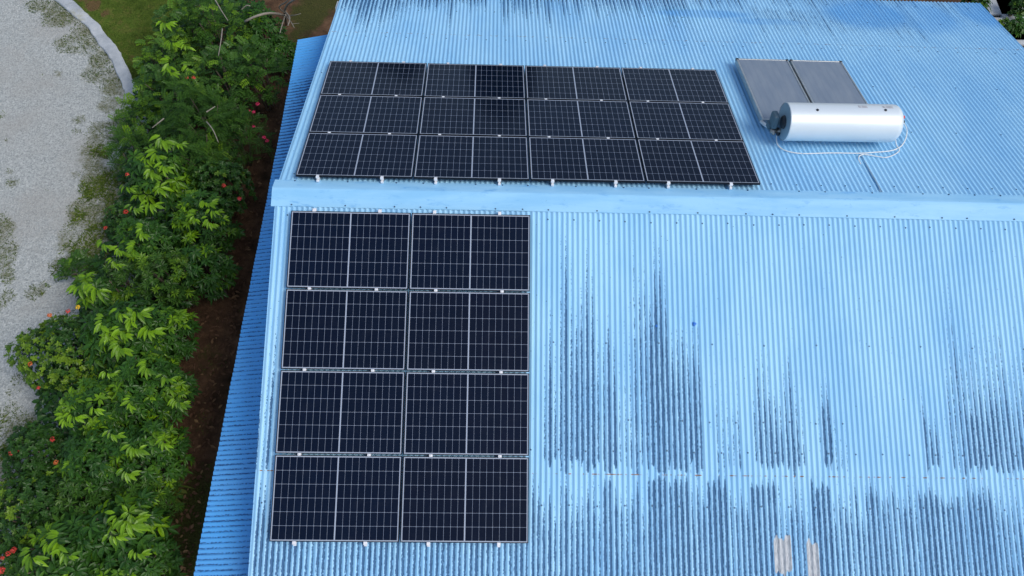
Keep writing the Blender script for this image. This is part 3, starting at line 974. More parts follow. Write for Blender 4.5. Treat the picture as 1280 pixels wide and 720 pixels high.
# pipework at the left end
def U3(u, v, h):
    x, s = roof_at(u, v, 'U', h); return Vector((x, s, h)) - HO
mb = MB()
mb.tube([U3(951.5, 152, .13), U3(956, 156, .15), U3(960.5, 158.5, .17), U3(964, 160, .19)], .030, 10)
mb.build('elbow_pipe', M_ALU, heater)
mb = MB()
mb.box(U3(968, 150, .36), (.10, .20, .24), bev=.02)
mb.box(U3(963.5, 156, .24), (.12, .13, .12), bev=.02)
mb.build('pipe_shroud', M_DARKBOX, heater)
mb = MB()
mb.tube([U3(963, 164, .20), U3(970, 164, .20)], .035, 12)
mb.tube([U3(966, 161, .21), U3(967, 168, .17)], .026, 10)
mb.tube([U3(972, 165, .2), U3(976, 163, .24)], .028, 10)
mb.build('valve', M_BRASS, heater)
mb = MB()
mb.tube([U3(971, 161, .21), U3(973, 168, .18)], .034, 10); mb.build('valve_cap', M_RUBBER, heater)
for (u, v), mt, r_ in (((1128, 146.5), M_RED, .026), ((1128.2, 152), M_RUBBER, .020)):
    p = U3(u, v, .40)
    mb = MB(); mb.tube([p + Vector((-.05, 0, 0)), p + Vector((.03, 0, 0))], r_, 12); mb.build('outlet_cap', mt, heater)


def smooth_path(P, n=60):
    P = np.array([tuple(p) for p in P]); d = np.concatenate([[0], np.cumsum(np.linalg.norm(np.diff(P, axis=0), axis=1))])
    t = np.linspace(0, d[-1], n)
    # Catmull-Rom
    out = []
    for x in t:
        i = min(max(np.searchsorted(d, x) - 1, 0), len(P) - 2)
        f = (x - d[i]) / max(d[i + 1] - d[i], 1e-9)
        p0, p1, p2, p3 = P[max(i - 1, 0)], P[i], P[i + 1], P[min(i + 2, len(P) - 1)]
        out.append(.5 * (2 * p1 + (p2 - p0) * f + (2 * p0 - 5 * p1 + 4 * p2 - p3) * f * f + (3 * p1 - p0 - 3 * p2 + p3) * f ** 3))
    return np.array(out)


hp = .027
mb = MB(); mb.tube(smooth_path([U3(971.5, 167, .17), U3(970.5, 174, .09), U3(972, 181, .04), U3(977, 186, hp), U3(985, 189.3, hp), U3(997, 191.5, hp), U3(1010, 192, hp), U3(1040, 191.2, hp), U3(1075, 191.6, hp),
                                U3(1090, 190.6, hp), U3(1108, 189.2, hp), U3(1118, 187.3, hp), U3(1126, 183, hp), U3(1131, 176, .05), U3(1133.6, 167, .1), U3(1133, 160, .2), U3(1130, 154, .36)], 140), .0095, 8)
mb.build('hose', M_HOSE, heater)
mb = MB(); mb.tube(smooth_path([U3(1119.5, 175, .14), U3(1120.5, 181, .06), U3(1124, 187.5, hp), U3(1121.5, 191, hp), U3(1114, 195, hp), U3(1106, 196.9, hp), U3(1096, 195.5, hp), U3(1085, 193.6, hp), U3(1078, 193.4, hp), U3(1073.8, 195.5, hp), U3(1073.5, 200, hp), U3(1076, 205, .018)], 120), .0085, 8)
mb.build('hose', M_HOSE, heater)
mb = MB(); mb.tube(smooth_path([U3(1074, 191.6, .022), U3(1077, 194, .02), U3(1081, 202, .017), U3(1085, 210, .017), U3(1091, 221, .017), U3(1097, 231, .017), U3(1100.5, 240, .017)], 60), .007, 6)
mb.tube(smooth_path([U3(1075, 192, .022), U3(1079.5, 199, .017), U3(1087.5, 213, .017), U3(1095, 226, .017), U3(1103, 240.5, .017)], 60), .006, 6)
mb.build('cable', M_CABLE, heater)

# ------------------------------------------------------------ planting
LEAF8 = (np.array([(0, 0, 0), (.33, 0, 0), (.68, 0, 0), (1, 0, 0), (.33, 1, 1), (.68, .85, 1), (.33, -1, 1), (.68, -.85, 1)], float))
LEAF8F = [np.array([[0, 4, 1], [2, 5, 3], [0, 1, 6], [2, 3, 7]]), np.array([[1, 4, 5, 2], [1, 2, 7, 6]])]
LEAF4 = np.array([(0, 0, 0), (.5, 1, 1), (1, 0, 0), (.5, -1, 1)], float)
LEAF4F = [np.array([[0, 2, 1], [0, 3, 2]])]


def add_leaves(mb, pos, d, up, ln, wd, tint, droop=.25, fold=.35, small=False, mi=0):
    T, TF = (LEAF4, LEAF4F) if small else (LEAF8, LEAF8F)
    N = len(pos)
    d = d / (np.linalg.norm(d, axis=1)[:, None] + 1e-9)
    sd = np.cross(up, d); sd /= np.linalg.norm(sd, axis=1)[:, None] + 1e-9
    nn = np.cross(d, sd)
    t = T[:, 0]; w = T[:, 1]; f = T[:, 2]
    droop = np.broadcast_to(droop, (N,))
    V = (pos[:, None] + d[:, None] * (ln[:, None] * t)[..., None] + sd[:, None] * (wd[:, None] * w)[..., None] +
         nn[:, None] * ((wd * fold)[:, None] * f)[..., None])
    V[..., 2] -= (droop * ln)[:, None] * (t ** 2)
    k = len(T)
    base = (np.arange(N) * k)[:, None, None]
    tv = np.repeat(tint, k)
    b = mb.n
    mb.v.append(V.reshape(-1, 3)); mb.n += N * k
    for Fq in TF:
        q = (base + Fq[None]).reshape(-1, Fq.shape[1])
        mb.idx.append((q + b).ravel()); mb.cnt.append(np.full(len(q), Fq.shape[1])); mb.mi.append(np.full(len(q), mi)); mb.sm.append(np.full(len(q), False))
    mb.attr.setdefault('tint', []).append((b, tv))


def unit(v): return v / (np.linalg.norm(v, axis=-1, keepdims=True) + 1e-9)


def dome_points(n, rx, ry, hgt, seed, inner=.5):
    """points and outward normals through an uneven dome, relative to its foot"""
    g = np.random.default_rng(seed)
    a = g.uniform(0, 2 * math.pi, n); cz = g.uniform(-.12, 1, n)
    sr = np.sqrt(np.clip(1 - cz * cz, 0, 1))
    nrm = np.stack([np.cos(a) * sr, np.sin(a) * sr, cz], 1)
    lump = .72 + .55 * fbm(np.cos(a) * sr * 2.4 + 5 + seed, np.sin(a) * sr * 2.4 + cz * 1.3 + 9, seed % 97, 3)
    depth = inner + (1 - inner) * g.random(n) ** .45
    r = lump * depth
    P = np.stack([nrm[:, 0] * rx * r, nrm[:, 1] * ry * r, hgt * (.42 + .58 * nrm[:, 2] * r)], 1)
    return P, nrm, depth, g


def rosettes(mb, P, nrm, g, per, ln, wr, tints, tilt=.55, droop=.3, jit=.35, small=False, upbias=.6):
    N = len(P)
    ax = unit(nrm * (1 - upbias) + np.array([0, 0, upbias]) + g.normal(0, .22, (N, 3)))
    ref = unit(g.normal(0, 1, (N, 3)))
    e1 = unit(np.cross(ax, ref)); e2 = np.cross(ax, e1)
    for k in range(per):
        th = 2.39996 * k + g.normal(0, .25, N)
        el = tilt * (1 - .55 * k / per) + g.normal(0, .16, N)
        d = unit((np.cos(th)[:, None] * e1 + np.sin(th)[:, None] * e2) * np.cos(el)[:, None] + ax * np.sin(el)[:, None])
        L = ln * g.uniform(.65, 1.15, N)
        tt_ = np.clip(tints + g.normal(0, .07, N), 0, 1)
        add_leaves(mb, P + d * (ln * .05) + ax * (k * ln * .02), d, ax, L, L * wr * g.uniform(.85, 1.15, N), tt_, droop * g.uniform(.5, 1.4, N), small=small)


def pinnate(mb, P, nrm, g, pairs, stalk, ln, wr, tints, droop=.35, small=False, upbias=.45):
    """feather leaves: leaflets in pairs along an arching stalk"""
    N = len(P)
    az = g.uniform(0, 2 * math.pi, N)
    out = unit(np.stack([np.cos(az), np.sin(az), g.uniform(-.1, .55, N)], 1) + nrm * .6)
    upv = np.tile(np.array([[0, 0, 1.0]]), (N, 1)) + g.normal(0, .15, (N, 3))
    sd = unit(np.cross(upv, out)); nn = unit(np.cross(out, sd))
    for k in range(pairs):
        t = (k + .8) / pairs
        base = P + out * (stalk * t) + np.array([0, 0, -1.0]) * (stalk * droop * t * t)
        for s_ in (-1, 1):
            d = unit(sd * s_ + out * (.35 + .5 * t) + nn * .12 + g.normal(0, .08, (N, 3)))
            L = ln * (1 - .35 * abs(t - .45)) * g.uniform(.85, 1.1, N)
            add_leaves(mb, base, d, nn, L, L * wr, np.clip(tints + g.normal(0, .05, N), 0, 1), .25, small=small)


def flower_head(name, parent, P, r, mat, seed):
    g = np.random.default_rng(seed)
    mb = MB()
    n = 26
    a = g.uniform(0, 2 * math.pi, n); c = g.uniform(.05, 1, n); s = np.sqrt(1 - c * c)
    d = np.stack([np.cos(a) * s, np.sin(a) * s, c], 1)
    pos = P + d * r * np.array([1, 1, .7]) * g.uniform(.6, 1, (n, 1))
    for q in range(n):
        e1 = unit(np.cross(d[q], g.normal(0, 1, 3))); e2 = np.cross(d[q], e1)
        k = r * .42
        V = [pos[q]]
        for j in range(8):
            w = k if j % 2 == 0 else k * .45
            V.append(pos[q] + (e1 * math.cos(j * math.pi / 4) + e2 * math.sin(j * math.pi / 4)) * w + d[q] * w * .3)
        mb.add(V, [[0, 1 + j, 1 + (j + 1) % 8] for j in range(8)], 0)
    return mb.build(name, mat, parent)


def stems(root, cx, cy, rx, ry, hgt, seed, n=6, mat=None, r0=.022):
    g = np.random.default_rng(seed + 500)
    mb = MB()
    for k in range(n):
        a = g.uniform(0, 2 * math.pi); q = g.uniform(.25, .7)
        tip = np.array([math.cos(a) * rx * q, math.sin(a) * ry * q, hgt * g.uniform(.6, .85)])
        b = np.array([math.cos(a) * .08, math.sin(a) * .08, -.05])
        m_ = (tip + b) / 2 + np.array([0, 0, .12 * hgt]) + g.normal(0, .05, 3)
        path = smooth_path([b, m_, tip], 10)
        mb.tube(path, np.linspace(r0, r0 * .35, 10), 6)
    return mb.build('stem', mat or M_STEM, root)


def tpx(u, v, z):  # crown point of a plant seen at (u, v), standing height z
    return ground_at(u, v, z)


def to_local(root, P): return np.asarray(P) - np.array(root.location)


def shrub(name, label, cat, u, v, r_px, hgt, kind, seed, lime=.2, dens=1.0, ry=1.0, group='shrubs in the hedge beside the lean-to roof'):
    zc = GZ + hgt * .72
    c = tpx(u, v, zc)
    sc = F / 13.6
    rx = r_px * 1.12 / sc; ryy = r_px * ry / sc
    root = empty(name, (c[0], c[1], GZ))
    tag(root, label, cat, group)
    mb = MB()
    area = rx * ryy
    g = np.random.default_rng(seed)
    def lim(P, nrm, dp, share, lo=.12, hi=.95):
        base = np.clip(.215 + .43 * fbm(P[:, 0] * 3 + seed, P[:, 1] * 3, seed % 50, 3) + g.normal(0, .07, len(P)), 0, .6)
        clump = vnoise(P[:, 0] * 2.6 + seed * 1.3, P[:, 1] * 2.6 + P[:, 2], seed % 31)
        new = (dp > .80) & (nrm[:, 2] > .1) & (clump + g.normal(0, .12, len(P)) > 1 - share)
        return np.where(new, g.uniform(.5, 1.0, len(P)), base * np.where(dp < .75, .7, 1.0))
    if kind == 'broad':
        n = int(640 * area * dens) + 26
        P, nrm, dp, g2 = dome_points(n, rx, ryy, hgt, seed, .45)
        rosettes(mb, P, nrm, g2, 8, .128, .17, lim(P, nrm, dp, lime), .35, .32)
        mat = M_BROAD
    elif kind == 'large':
        n = int(330 * area * dens) + 18
        P, nrm, dp, g2 = dome_points(n, rx, ryy, hgt, seed, .5)
        rosettes(mb, P, nrm, g2, 8, .20, .15, lim(P, nrm, dp, lime), .2, .5, upbias=.5)
        mat = M_BROAD
    elif kind == 'feather':
        n = int(330 * area * dens) + 24
        P, nrm, dp, g2 = dome_points(n, rx, ryy, hgt, seed, .5)
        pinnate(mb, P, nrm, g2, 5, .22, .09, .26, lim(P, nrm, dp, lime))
        mat = M_FINE
    elif kind == 'fern':
        n = int(560 * area * dens) + 24
        P, nrm, dp, g2 = dome_points(n, rx, ryy, hgt, seed, .5)
        pinnate(mb, P, nrm, g2, 8, .24, .062, .20, lim(P, nrm, dp, lime), small=True)
        mat = M_FINE
    elif kind == 'small':
        n = int(1150 * area * dens) + 60
        P, nrm, dp, g2 = dome_points(n, rx, ryy, hgt, seed, .45)
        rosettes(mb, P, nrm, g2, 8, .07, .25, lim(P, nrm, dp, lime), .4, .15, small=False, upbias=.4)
        mat = M_SMALL
    else:                        # whorls of narrow leaves
        n = int(380 * area * dens) + 40
        P, nrm, dp, g2 = dome_points(n, rx, ryy, hgt, seed, .5)
        rosettes(mb, P, nrm, g2, 13, .115, .12, lim(P, nrm, dp, lime), .5, .12, upbias=.6, small=True)
        mat = M_FINE
    stems(root, 0, 0, rx, ryy, hgt, seed)
    mb.build('foliage', mat, root)
    return root, c


def sprays(root, pts, seed, n_leaf=9, ln=.21, tint=.95, z=None):
    """fresh lime shoots that stand out on one shrub: bunches of drooping leaves at given spots"""
    g = np.random.default_rng(seed)
    for (u, v, zz) in pts:
        mb = MB()
        c = ground_at(u, v, zz) - np.array(root.location)
        az0 = g.uniform(-2.2, -.6)
        m = n_leaf + int(g.integers(-2, 3))
        az = az0 + np.linspace(-1.5, 1.5, m) + g.normal(0, .15, m)
        d = np.stack([np.cos(az), np.sin(az), g.uniform(-.25, .25, m)], 1)
        tilt = unit(np.array([[g.normal(0, .2), -.25, 1.0]]))
        L = ln * g.uniform(.7, 1.15) * g.uniform(.7, 1.1, m)
        pos = c + d * .03 + np.stack([np.cos(az0) * np.linspace(-.05, .09, m), np.sin(az0) * np.linspace(-.05, .09, m), np.linspace(.03, -.02, m)], 1)
        add_leaves(mb, pos, unit(d), np.repeat(tilt, m, 0), L, L * .16, np.clip(g.normal(tint - .1 * g.random(), .12, m), 0, 1), g.uniform(.15, .55))
        mb.build('new_shoot', M_BROAD, root)


shrubs = {}
SH = [
    # key, name, label, u, v, r, height, kind, lime
    ('a', 'feather_leaf_shrub', 'green feather-leaved shrub with yellowing leaves at the far end of the hedge', 262, 22, 52, 2.1, 'feather', .45),
    ('b', 'feather_leaf_shrub', 'lime-tipped feather-leaved shrub leaning over the lawn edge', 208, 70, 44, 1.7, 'feather', .6),
    ('H', 'feather_leaf_shrub', 'yellow-tinged shrub right of the lawn at the far edge', 228, 30, 40, 1.7, 'feather', .5),
    ('I', 'feather_leaf_shrub', 'mid green shrub between the lime-tipped shrub and the fern-leaved shrubs', 205, 112, 44, 1.6, 'feather', .45),
    ('J', 'feather_leaf_shrub', 'bushy green shrub in the middle of the far hedge below a bare twig', 275, 88, 42, 2.0, 'feather', .35),
    ('K', 'fern_leaf_shrub', 'loose light green fern-leaved shrub edging the gravel', 165, 182, 34, 1.4, 'fern', .5),
    ('L', 'fern_leaf_shrub', 'dark fern-leaved shrub behind the large lime shoots', 240, 190, 44, 1.9, 'fern', .12),
    ('M', 'feather_leaf_shrub', 'thin weedy shrub of light leaves on the gravel edge', 95, 335, 20, .6, 'feather', .6),
    ('N', 'dark_shrub', 'dark low shrub between the bare branches and the lean-to corner', 350, 62, 24, .9, 'broad', .15),
    ('c', 'dark_shrub', 'dark leafy shrub behind the pale dead branches', 322, 30, 36, 1.5, 'broad', .12),
    ('d', 'feather_leaf_shrub', 'mid green shrub in front of the far end of the lean-to roof', 318, 80, 40, 1.9, 'feather', .3),
    ('e', 'fern_leaf_shrub', 'dense dark fern-leaved shrub in the middle of the far hedge', 243, 138, 58, 2.2, 'fern', .06),
    ('f', 'fern_leaf_shrub', 'light green fine-leaved shrub at the end of the concrete kerb', 172, 145, 36, 1.3, 'fern', .7),
    ('g', 'fern_leaf_shrub', 'dark fern-leaved shrub with crimson flowers beside the soil strip', 292, 160, 42, 1.6, 'fern', .04),
    ('h', 'broad_leaf_shrub', 'broad-leaved shrub with the large lime shoots nearest the gravel bend', 198, 215, 40, 2.1, 'large', .35),
    ('i', 'small_leaf_shrub', 'small-leaved dark shrub with red flowers beside the bare soil', 272, 222, 42, 1.7, 'small', .18),
    ('j', 'broad_leaf_shrub', 'broad-leaved shrub with bright shoots at mid hedge beside the soil', 252, 270, 40, 2.0, 'broad', .5),
    ('k', 'small_leaf_shrub', 'low small-leaved shrub with single red flowers at the weedy gravel edge', 152, 272, 28, 1.0, 'small', .1),
    ('l', 'broad_leaf_shrub', 'broad-leaved shrub with rounded yellow-green tips over the gravel weeds', 182, 298, 38, 1.8, 'broad', .4),
    ('m', 'narrow_leaf_shrub', 'bright green shrub of tight leaf whorls in the hedge centre', 206, 338, 38, 1.9, 'whorl', .55),
    ('n', 'broad_leaf_shrub', 'dark broad-leaved shrub overhanging the brown soil strip', 254, 328, 32, 1.8, 'broad', .25),
    ('o', 'broad_leaf_shrub', 'small shrub with one fan of large lime leaves over the gravel', 118, 362, 24, 1.5, 'large', .3),
    ('p', 'narrow_leaf_shrub', 'mid green whorl-leaved shrub left of the hedge centre', 150, 348, 28, 1.5, 'whorl', .3),
    ('q', 'broad_leaf_shrub', 'shrub with a wide cluster of hanging lime leaves', 152, 412, 46, 2.0, 'large', .35),
    ('r', 'broad_leaf_shrub', 'dark glossy broad-leaved shrub right of the hanging lime leaves', 200, 410, 37, 1.8, 'broad', .22),
    ('s', 'small_leaf_shrub', 'yellow-green small-leaved shrub with orange flowers bulging over the gravel', 72, 432, 58, 1.6, 'small', .65),
    ('t', 'broad_leaf_shrub', 'broad-leaved shrub with scattered bright tips beside the wide soil strip', 174, 480, 47, 1.9, 'broad', .42),
    ('u', 'broad_leaf_shrub', 'broad-leaved shrub behind a single red flower near the gravel', 112, 508, 40, 1.8, 'broad', .45),
    ('v', 'broad_leaf_shrub', 'dark broad-leaved shrub leaning out over the soil strip', 212, 478, 22, 1.4, 'broad', .2),
    ('w', 'small_leaf_shrub', 'dark small-leaved shrub with several red flowers at the gravel verge', 42, 562, 40, 1.4, 'small', .15),
    ('x', 'broad_leaf_shrub', 'deep green broad-leaved shrub with few bright shoots', 122, 572, 46, 1.8, 'broad', .16),
    ('y', 'broad_leaf_shrub', 'broad-leaved shrub with a bright pair of shoots near the soil', 180, 562, 40, 1.8, 'broad', .3),
    ('z', 'small_leaf_shrub', 'rounded mid green small-leaved shrub in the near left corner', 30, 632, 48, 1.5, 'small', .4),
    ('A', 'narrow_leaf_shrub', 'shrub of narrow spiky whorls left of the near hedge middle', 98, 622, 36, 1.5, 'whorl', .35),
    ('B', 'narrow_leaf_shrub', 'shrub of narrow spiky whorls beside the strappy grass tuft', 183, 612, 28, 1.4, 'whorl', .4),
    ('C', 'broad_leaf_shrub', 'broad-leaved shrub with big lime clusters at the near right end', 148, 658, 42, 1.9, 'large', .4),
    ('D', 'broad_leaf_shrub', 'near broad-leaved shrub with lime leaves beside red flowers', 78, 690, 48, 1.8, 'large', .35),
    ('E', 'broad_leaf_shrub', 'dark broad-leaved shrub at the near end beside the mossy soil', 168, 706, 38, 1.6, 'broad', .12),
    ('F', 'small_leaf_shrub', 'small-leaved shrub with bright red flower heads in the near corner', 6, 700, 34, 1.3, 'small', .2),
    ('G', 'broad_leaf_shrub', 'deep green shrub partly cut off by the near frame edge', 128, 748, 50, 1.6, 'broad', .2),
]
for k, (key, nm, lab, u, v, r, hg, kind, lime) in enumerate(SH):
    shrubs[key] = shrub(nm, lab, 'shrub', u, v, r, hg, kind, 100 + 7 * k, lime)[0]

top = lambda h: GZ + h
sprays(shrubs['h'], [(203, 172, top(2.1)), (183, 196, top(2.0)), (196, 190, top(2.1)), (205, 205, top(2.1)), (190, 212, top(1.95)), (202, 232, top(1.9)), (158, 232, top(1.7)), (222, 178, top(1.9)), (188, 253, top(1.7))], 1, tint=.9)
sprays(shrubs['o'], [(108, 350, top(1.75)), (120, 358, top(1.8)), (98, 358, top(1.6))], 2, tint=.97)
sprays(shrubs['q'], [(130, 400, top(2.0)), (150, 388, top(2.2)), (166, 396, top(2.1)), (152, 412, top(2.05)), (150, 430, top(1.9)), (170, 388, top(2.1)), (186, 410, top(1.9)), (135, 412, top(1.9))], 3, tint=.93)
sprays(shrubs['j'], [(258, 252, top(2.1)), (266, 262, top(2.1)), (262, 275, top(2.0)), (245, 268, top(2.0))], 4, ln=.18, tint=.95)
sprays(shrubs['l'], [(168, 258, top(1.7)), (180, 286, top(1.9)), (150, 310, top(1.7)), (170, 308, top(1.8)), (130, 302, top(1.5)), (143, 326, top(1.5))], 5, ln=.18, tint=.95)
sprays(shrubs['C'], [(148, 646, top(2.0)), (160, 652, top(2.05)), (142, 668, top(1.95)), (165, 642, top(1.95)), (170, 688, top(1.7))], 6, tint=.95)
sprays(shrubs['D'], [(62, 678, top(1.9)), (75, 672, top(1.95)), (82, 690, top(1.9)), (40, 690, top(1.8))], 7, tint=.9)
sprays(shrubs['u'], [(118, 505, top(1.95)), (92, 518, top(1.8)), (82, 522, top(1.7)), (165, 500, top(1.9))], 8, ln=.18, tint=.92)
sprays(shrubs['y'], [(168, 558, top(1.9)), (206, 548, top(1.8)), (158, 588, top(1.7)), (140, 540, top(1.9))], 9, ln=.17, tint=.92)
sprays(shrubs['b'], [(206, 28, top(1.8)), (215, 52, top(1.9)), (232, 54, top(1.9)), (213, 78, top(1.85)), (212, 88, top(1.8)), (236, 82, top(1.8))], 10, ln=.2, tint=.95)
sprays(shrubs['t'], [(185, 455, top(2.0)), (135, 465, top(1.9)), (208, 470, top(1.8)), (222, 500, top(1.6))], 12, ln=.17, tint=.9)

fl = [('g', 322, 130, M_PINK, .05), ('g', 317, 140, M_PINK, .045), ('g', 312, 138, M_PINK, .03), ('g', 317, 158, M_PINK, .04), ('g', 330, 172, M_PINK, .05), ('g', 334, 176, M_PINK, .045), ('i', 280, 232, M_FLOWER, .05), ('i', 300, 249, M_PINK, .04),
      ('e', 234, 97, M_FLOWER, .04), ('e', 242, 97, M_FLOWER, .045), ('k', 157, 265, M_FLOWER, .06), ('k', 132, 285, M_FLOWER, .045), ('h', 159, 218, M_FLOWER, .045), ('j', 299, 248, M_FLOWER, .04),
      ('s', 97, 384, M_YELLOW, .05), ('s', 85, 389, M_FLOWER, .05), ('s', 62, 394, M_ORANGE, .05), ('s', 38, 455, M_ORANGE, .05), ('w', 48, 485, M_FLOWER, .04), ('w', 85, 505, M_FLOWER, .055), ('w', 66, 549, M_FLOWER, .05), ('w', 70, 578, M_ORANGE, .05), ('w', 14, 566, M_FLOWER, .05), ('w', 25, 564, M_FLOWER, .04),
      ('F', 17, 687, M_FLOWER, .055), ('F', 10, 692, M_FLOWER, .045), ('F', 3, 698, M_FLOWER, .04), ('F', 2, 713, M_FLOWER, .06)]
HG = {q[0]: q[6] for q in SH}
for j, (key, u, v, mt, r) in enumerate(fl):
    z = GZ + HG[key] * .98
    if key in 'sw': z = GZ + HG[key] * .85
    if key == 'g': z = GZ + 1.25
    P = ground_at(u, v, z) - np.array(shrubs[key].location)
    flower_head('flower_head', shrubs[key], P, r * .88, mt, 900 + j)

# low leafy undergrowth that fills the floor of the hedge
g = np.random.default_rng(321)
n = 13000
vv = g.uniform(-12, 760, n)
ul = np.interp(vv, [-12, 60, 100, 150, 250, 330, 390, 450, 520, 600, 760], [235, 205, 170, 158, 150, 120, 105, 60, 45, 30, 5])
ur = np.interp(vv, [-12, 60, 110, 200, 290, 360, 420, 520, 600, 760], [330, 330, 318, 298, 262, 238, 222, 200, 185, 160])
uu = ul + (ur - ul) * g.random(n)
hh = g.uniform(.05, 1.0, n) ** 1.2
P = np.array([ground_at(a, b_, GZ + h) for a, b_, h in zip(uu, vv, hh)])
keep = fbm(P[:, 0] * 1.6, P[:, 1] * 1.6, 55) > .33
P = P[keep]; n = len(P)
az = g.uniform(0, 6.28, n)
mb = MB(); L = g.uniform(.07, .17, n)
add_leaves(mb, P, unit(np.stack([np.cos(az), np.sin(az), g.uniform(-.1, .7, n)], 1)), unit(np.stack([g.normal(0, .3, n), g.normal(0, .3, n), np.ones(n)], 1)), L, L * .27, np.clip(g.normal(.22, .13, n), 0, .6), .25)
tag(mb.build('undergrowth', M_BROAD), kind='stuff')

# bare pale branches at the far end
zb = GZ + 1.7
c = ground_at(356, 22, GZ + .4)
bs = empty('bare_shrub', (c[0], c[1], GZ)); tag(bs, 'leafless pale-branched shrub on dark soil at the far end', 'shrub')
def bl(pts): return [to_local(bs, ground_at(u, v, GZ + h)) for u, v, h in pts]
for nm, pts, r0, r1 in [('trunk', [(358, 30, .0), (357, 22, .5), (356, 14, 1.0), (360, 5, 1.5), (371, -2, 1.9)], .035, .02),
                        ('branch', [(306, 27, 1.6), (318, 21, 1.7), (332, 17, 1.65), (344, 17, 1.3), (356, 19, .8)], .026, .03),
                        ('branch', [(356, 14, 1.0), (362, 22, 1.2), (360, 32, 1.3)], .02, .012), ('branch', [(357, 18, .9), (353, 30, 1.2), (350, 41, 1.25)], .018, .009),
                        ('branch', [(358, 20, .9), (364, 28, 1.2), (368, 35, 1.2)], .016, .008), ('branch', [(359, 20, .9), (368, 19, 1.2), (376, 17, 1.3)], .016, .007), ('branch', [(302, 12, 1.5), (308, 7, 1.6), (313, 7.5, 1.6)], .012, .012), ('branch', [(356, 16, 1.0), (349, 9, 1.4), (358, 2, 1.9), (366, -6, 2.2)], .018, .01), ('branch', [(365, 30, 1.2), (374, 29, 1.25)], .009, .005)]:
    P = smooth_path(bl(pts), 16); mb = MB(); mb.tube(P, np.linspace(r0, r1, 16), 7); mb.build(nm, M_PALEBARK, bs)
for key, pts in (('a', [(268, -2, 2.35), (276, 12, 2.3), (285, 26, 2.2)]), ('e', [(278, 36, 2.1), (276, 52, 2.25), (273, 70, 2.2)]), ('e', [(258, 152, 2.0), (266, 162, 2.1), (273, 178, 2.0)]), ('e', [(205, 148, 1.9), (190, 160, 1.8)]), ('e', [(258, 140, 2.1), (269, 133, 2.1)])):
    rt = shrubs[key]; P = smooth_path([to_local(rt, ground_at(u, v, GZ + h)) for u, v, h in pts], 12)
    mb = MB(); mb.tube(P, np.linspace(.014, .007, 12), 6); mb.build('twig', M_PALEBARK, rt)

# strappy tuft at the soil edge
c = ground_at(213, 612, GZ)
tf_ = empty('strap_leaf_plant', (c[0], c[1], GZ)); tag(tf_, 'yellowing strap-leaved tuft poking out over the soil', 'plant')
mb = MB(); g = np.random.default_rng(77); n = 26
az = g.uniform(-1.2, 1.6, n); d = np.stack([np.cos(az), np.sin(az), g.uniform(.1, .9, n)], 1)
L = g.uniform(.28, .55, n)
add_leaves(mb, np.zeros((n, 3)) + g.normal(0, .03, (n, 3)) * [1, 1, 0], unit(d), np.tile([[0, 0, 1.0]], (n, 1)), L, np.full(n, .016), g.uniform(.3, 1, n), .6)
mb.build('leaf_tuft', M_GRASS, tf_)

# grass, weeds and litter nobody could count
def blades(name, pts, ln, wd, tint, mat, seed, spread=.6):
    g = np.random.default_rng(seed); n = len(pts)
    az = g.uniform(0, 2 * math.pi, n)
    d = unit(np.stack([np.cos(az) * spread, np.sin(az) * spread, g.uniform(.35, 1, n)], 1))
    L = ln * g.uniform(.5, 1.2, n)
    mb = MB(); add_leaves(mb, pts, d, np.tile([[.01, 0, 1.0]], (n, 1)), L, np.full(n, wd), tint, .3, .2, small=True)
    return tag(mb.build(name, mat), kind='stuff')


g = np.random.default_rng(5)
n = 42000
yy = g.uniform(LAWN[0][0], min(LAWN[0][-1], gpx(150, -25)[1]), n); tq = g.random(n)
x0_ = np.interp(yy, LAWN[0], LAWN[1]) + .15; x1_ = np.interp(yy, LAWN[0], LAWN[2])
P = np.stack([x0_ + (x1_ - x0_) * tq, yy, np.full(n, GZ + .03)], 1)
bv = blobs(P, bareL); keep = g.random(n) > bv * .8
P = P[keep]
blades('grass', P, .055, .0035, np.clip(.12 + .6 * fbm(P[:, 0] * 2, P[:, 1] * 2, 3) * .8 + g.normal(0, .12, len(P)), 0, 1), M_GRASS, 6, .8)
# weeds on the drive
n = 90000
P = np.stack([g.uniform(-9.5, -3.2, n), g.uniform(-5.3, 8.8, n), np.full(n, GZ + .02)], 1)
P = P[P[:, 0] < np.interp(P[:, 1], ysd, xe)]
wv = blobs(P, GRAVEL_W)
nz = fbm(P[:, 0] * 4, P[:, 1] * 4, 14)
P = P[(wv + (nz - .47) * 1.6 > .55) & (g.random(len(P)) < .9)]
blades('weeds', P, .06, .006, np.clip(g.normal(.32, .2, len(P)) + .3 * (fbm(P[:, 0] * 1.5, P[:, 1] * 1.5, 24) - .5), 0, 1), M_GRASS, 8, 1.0)
# taller weeds where the drive meets the hedge
n = 60000
P = np.stack([g.uniform(-7.5, -3.0, n), g.uniform(-5.3, 7, n), np.full(n, GZ + .02)], 1)
P = P[P[:, 0] < np.interp(P[:, 1], ysd, xe)]
wv = blobs(P, GRAVEL_W); dist = np.interp(P[:, 1], ysd, xe) - P[:, 0]
P = P[(wv > .5) & (dist < 1.9) & (P[:, 1] < 4.2) & (fbm(P[:, 0] * 3, P[:, 1] * 3, 18) + .25 * np.exp(-dist) > .50)]
blades('weeds', P, .13, .011, np.clip(g.normal(.5, .2, len(P)), 0, 1), M_GRASS, 18, 1.0)
# mossy grass on the soil strip
n = 9000
P = np.stack([g.uniform(-3.2, -.3, n), g.uniform(-6, 2.5, n), np.full(n, GZ - .02)], 1)
mv = blobs(P, mossShadeL); P = P[mv + (fbm(P[:, 0] * 4, P[:, 1] * 4, 15) - .47) * 1.4 > .4]
blades('ground_cover', P, .05, .005, np.clip(g.normal(.25, .2, len(P)), 0, 1), M_GRASS, 9, 1.0)
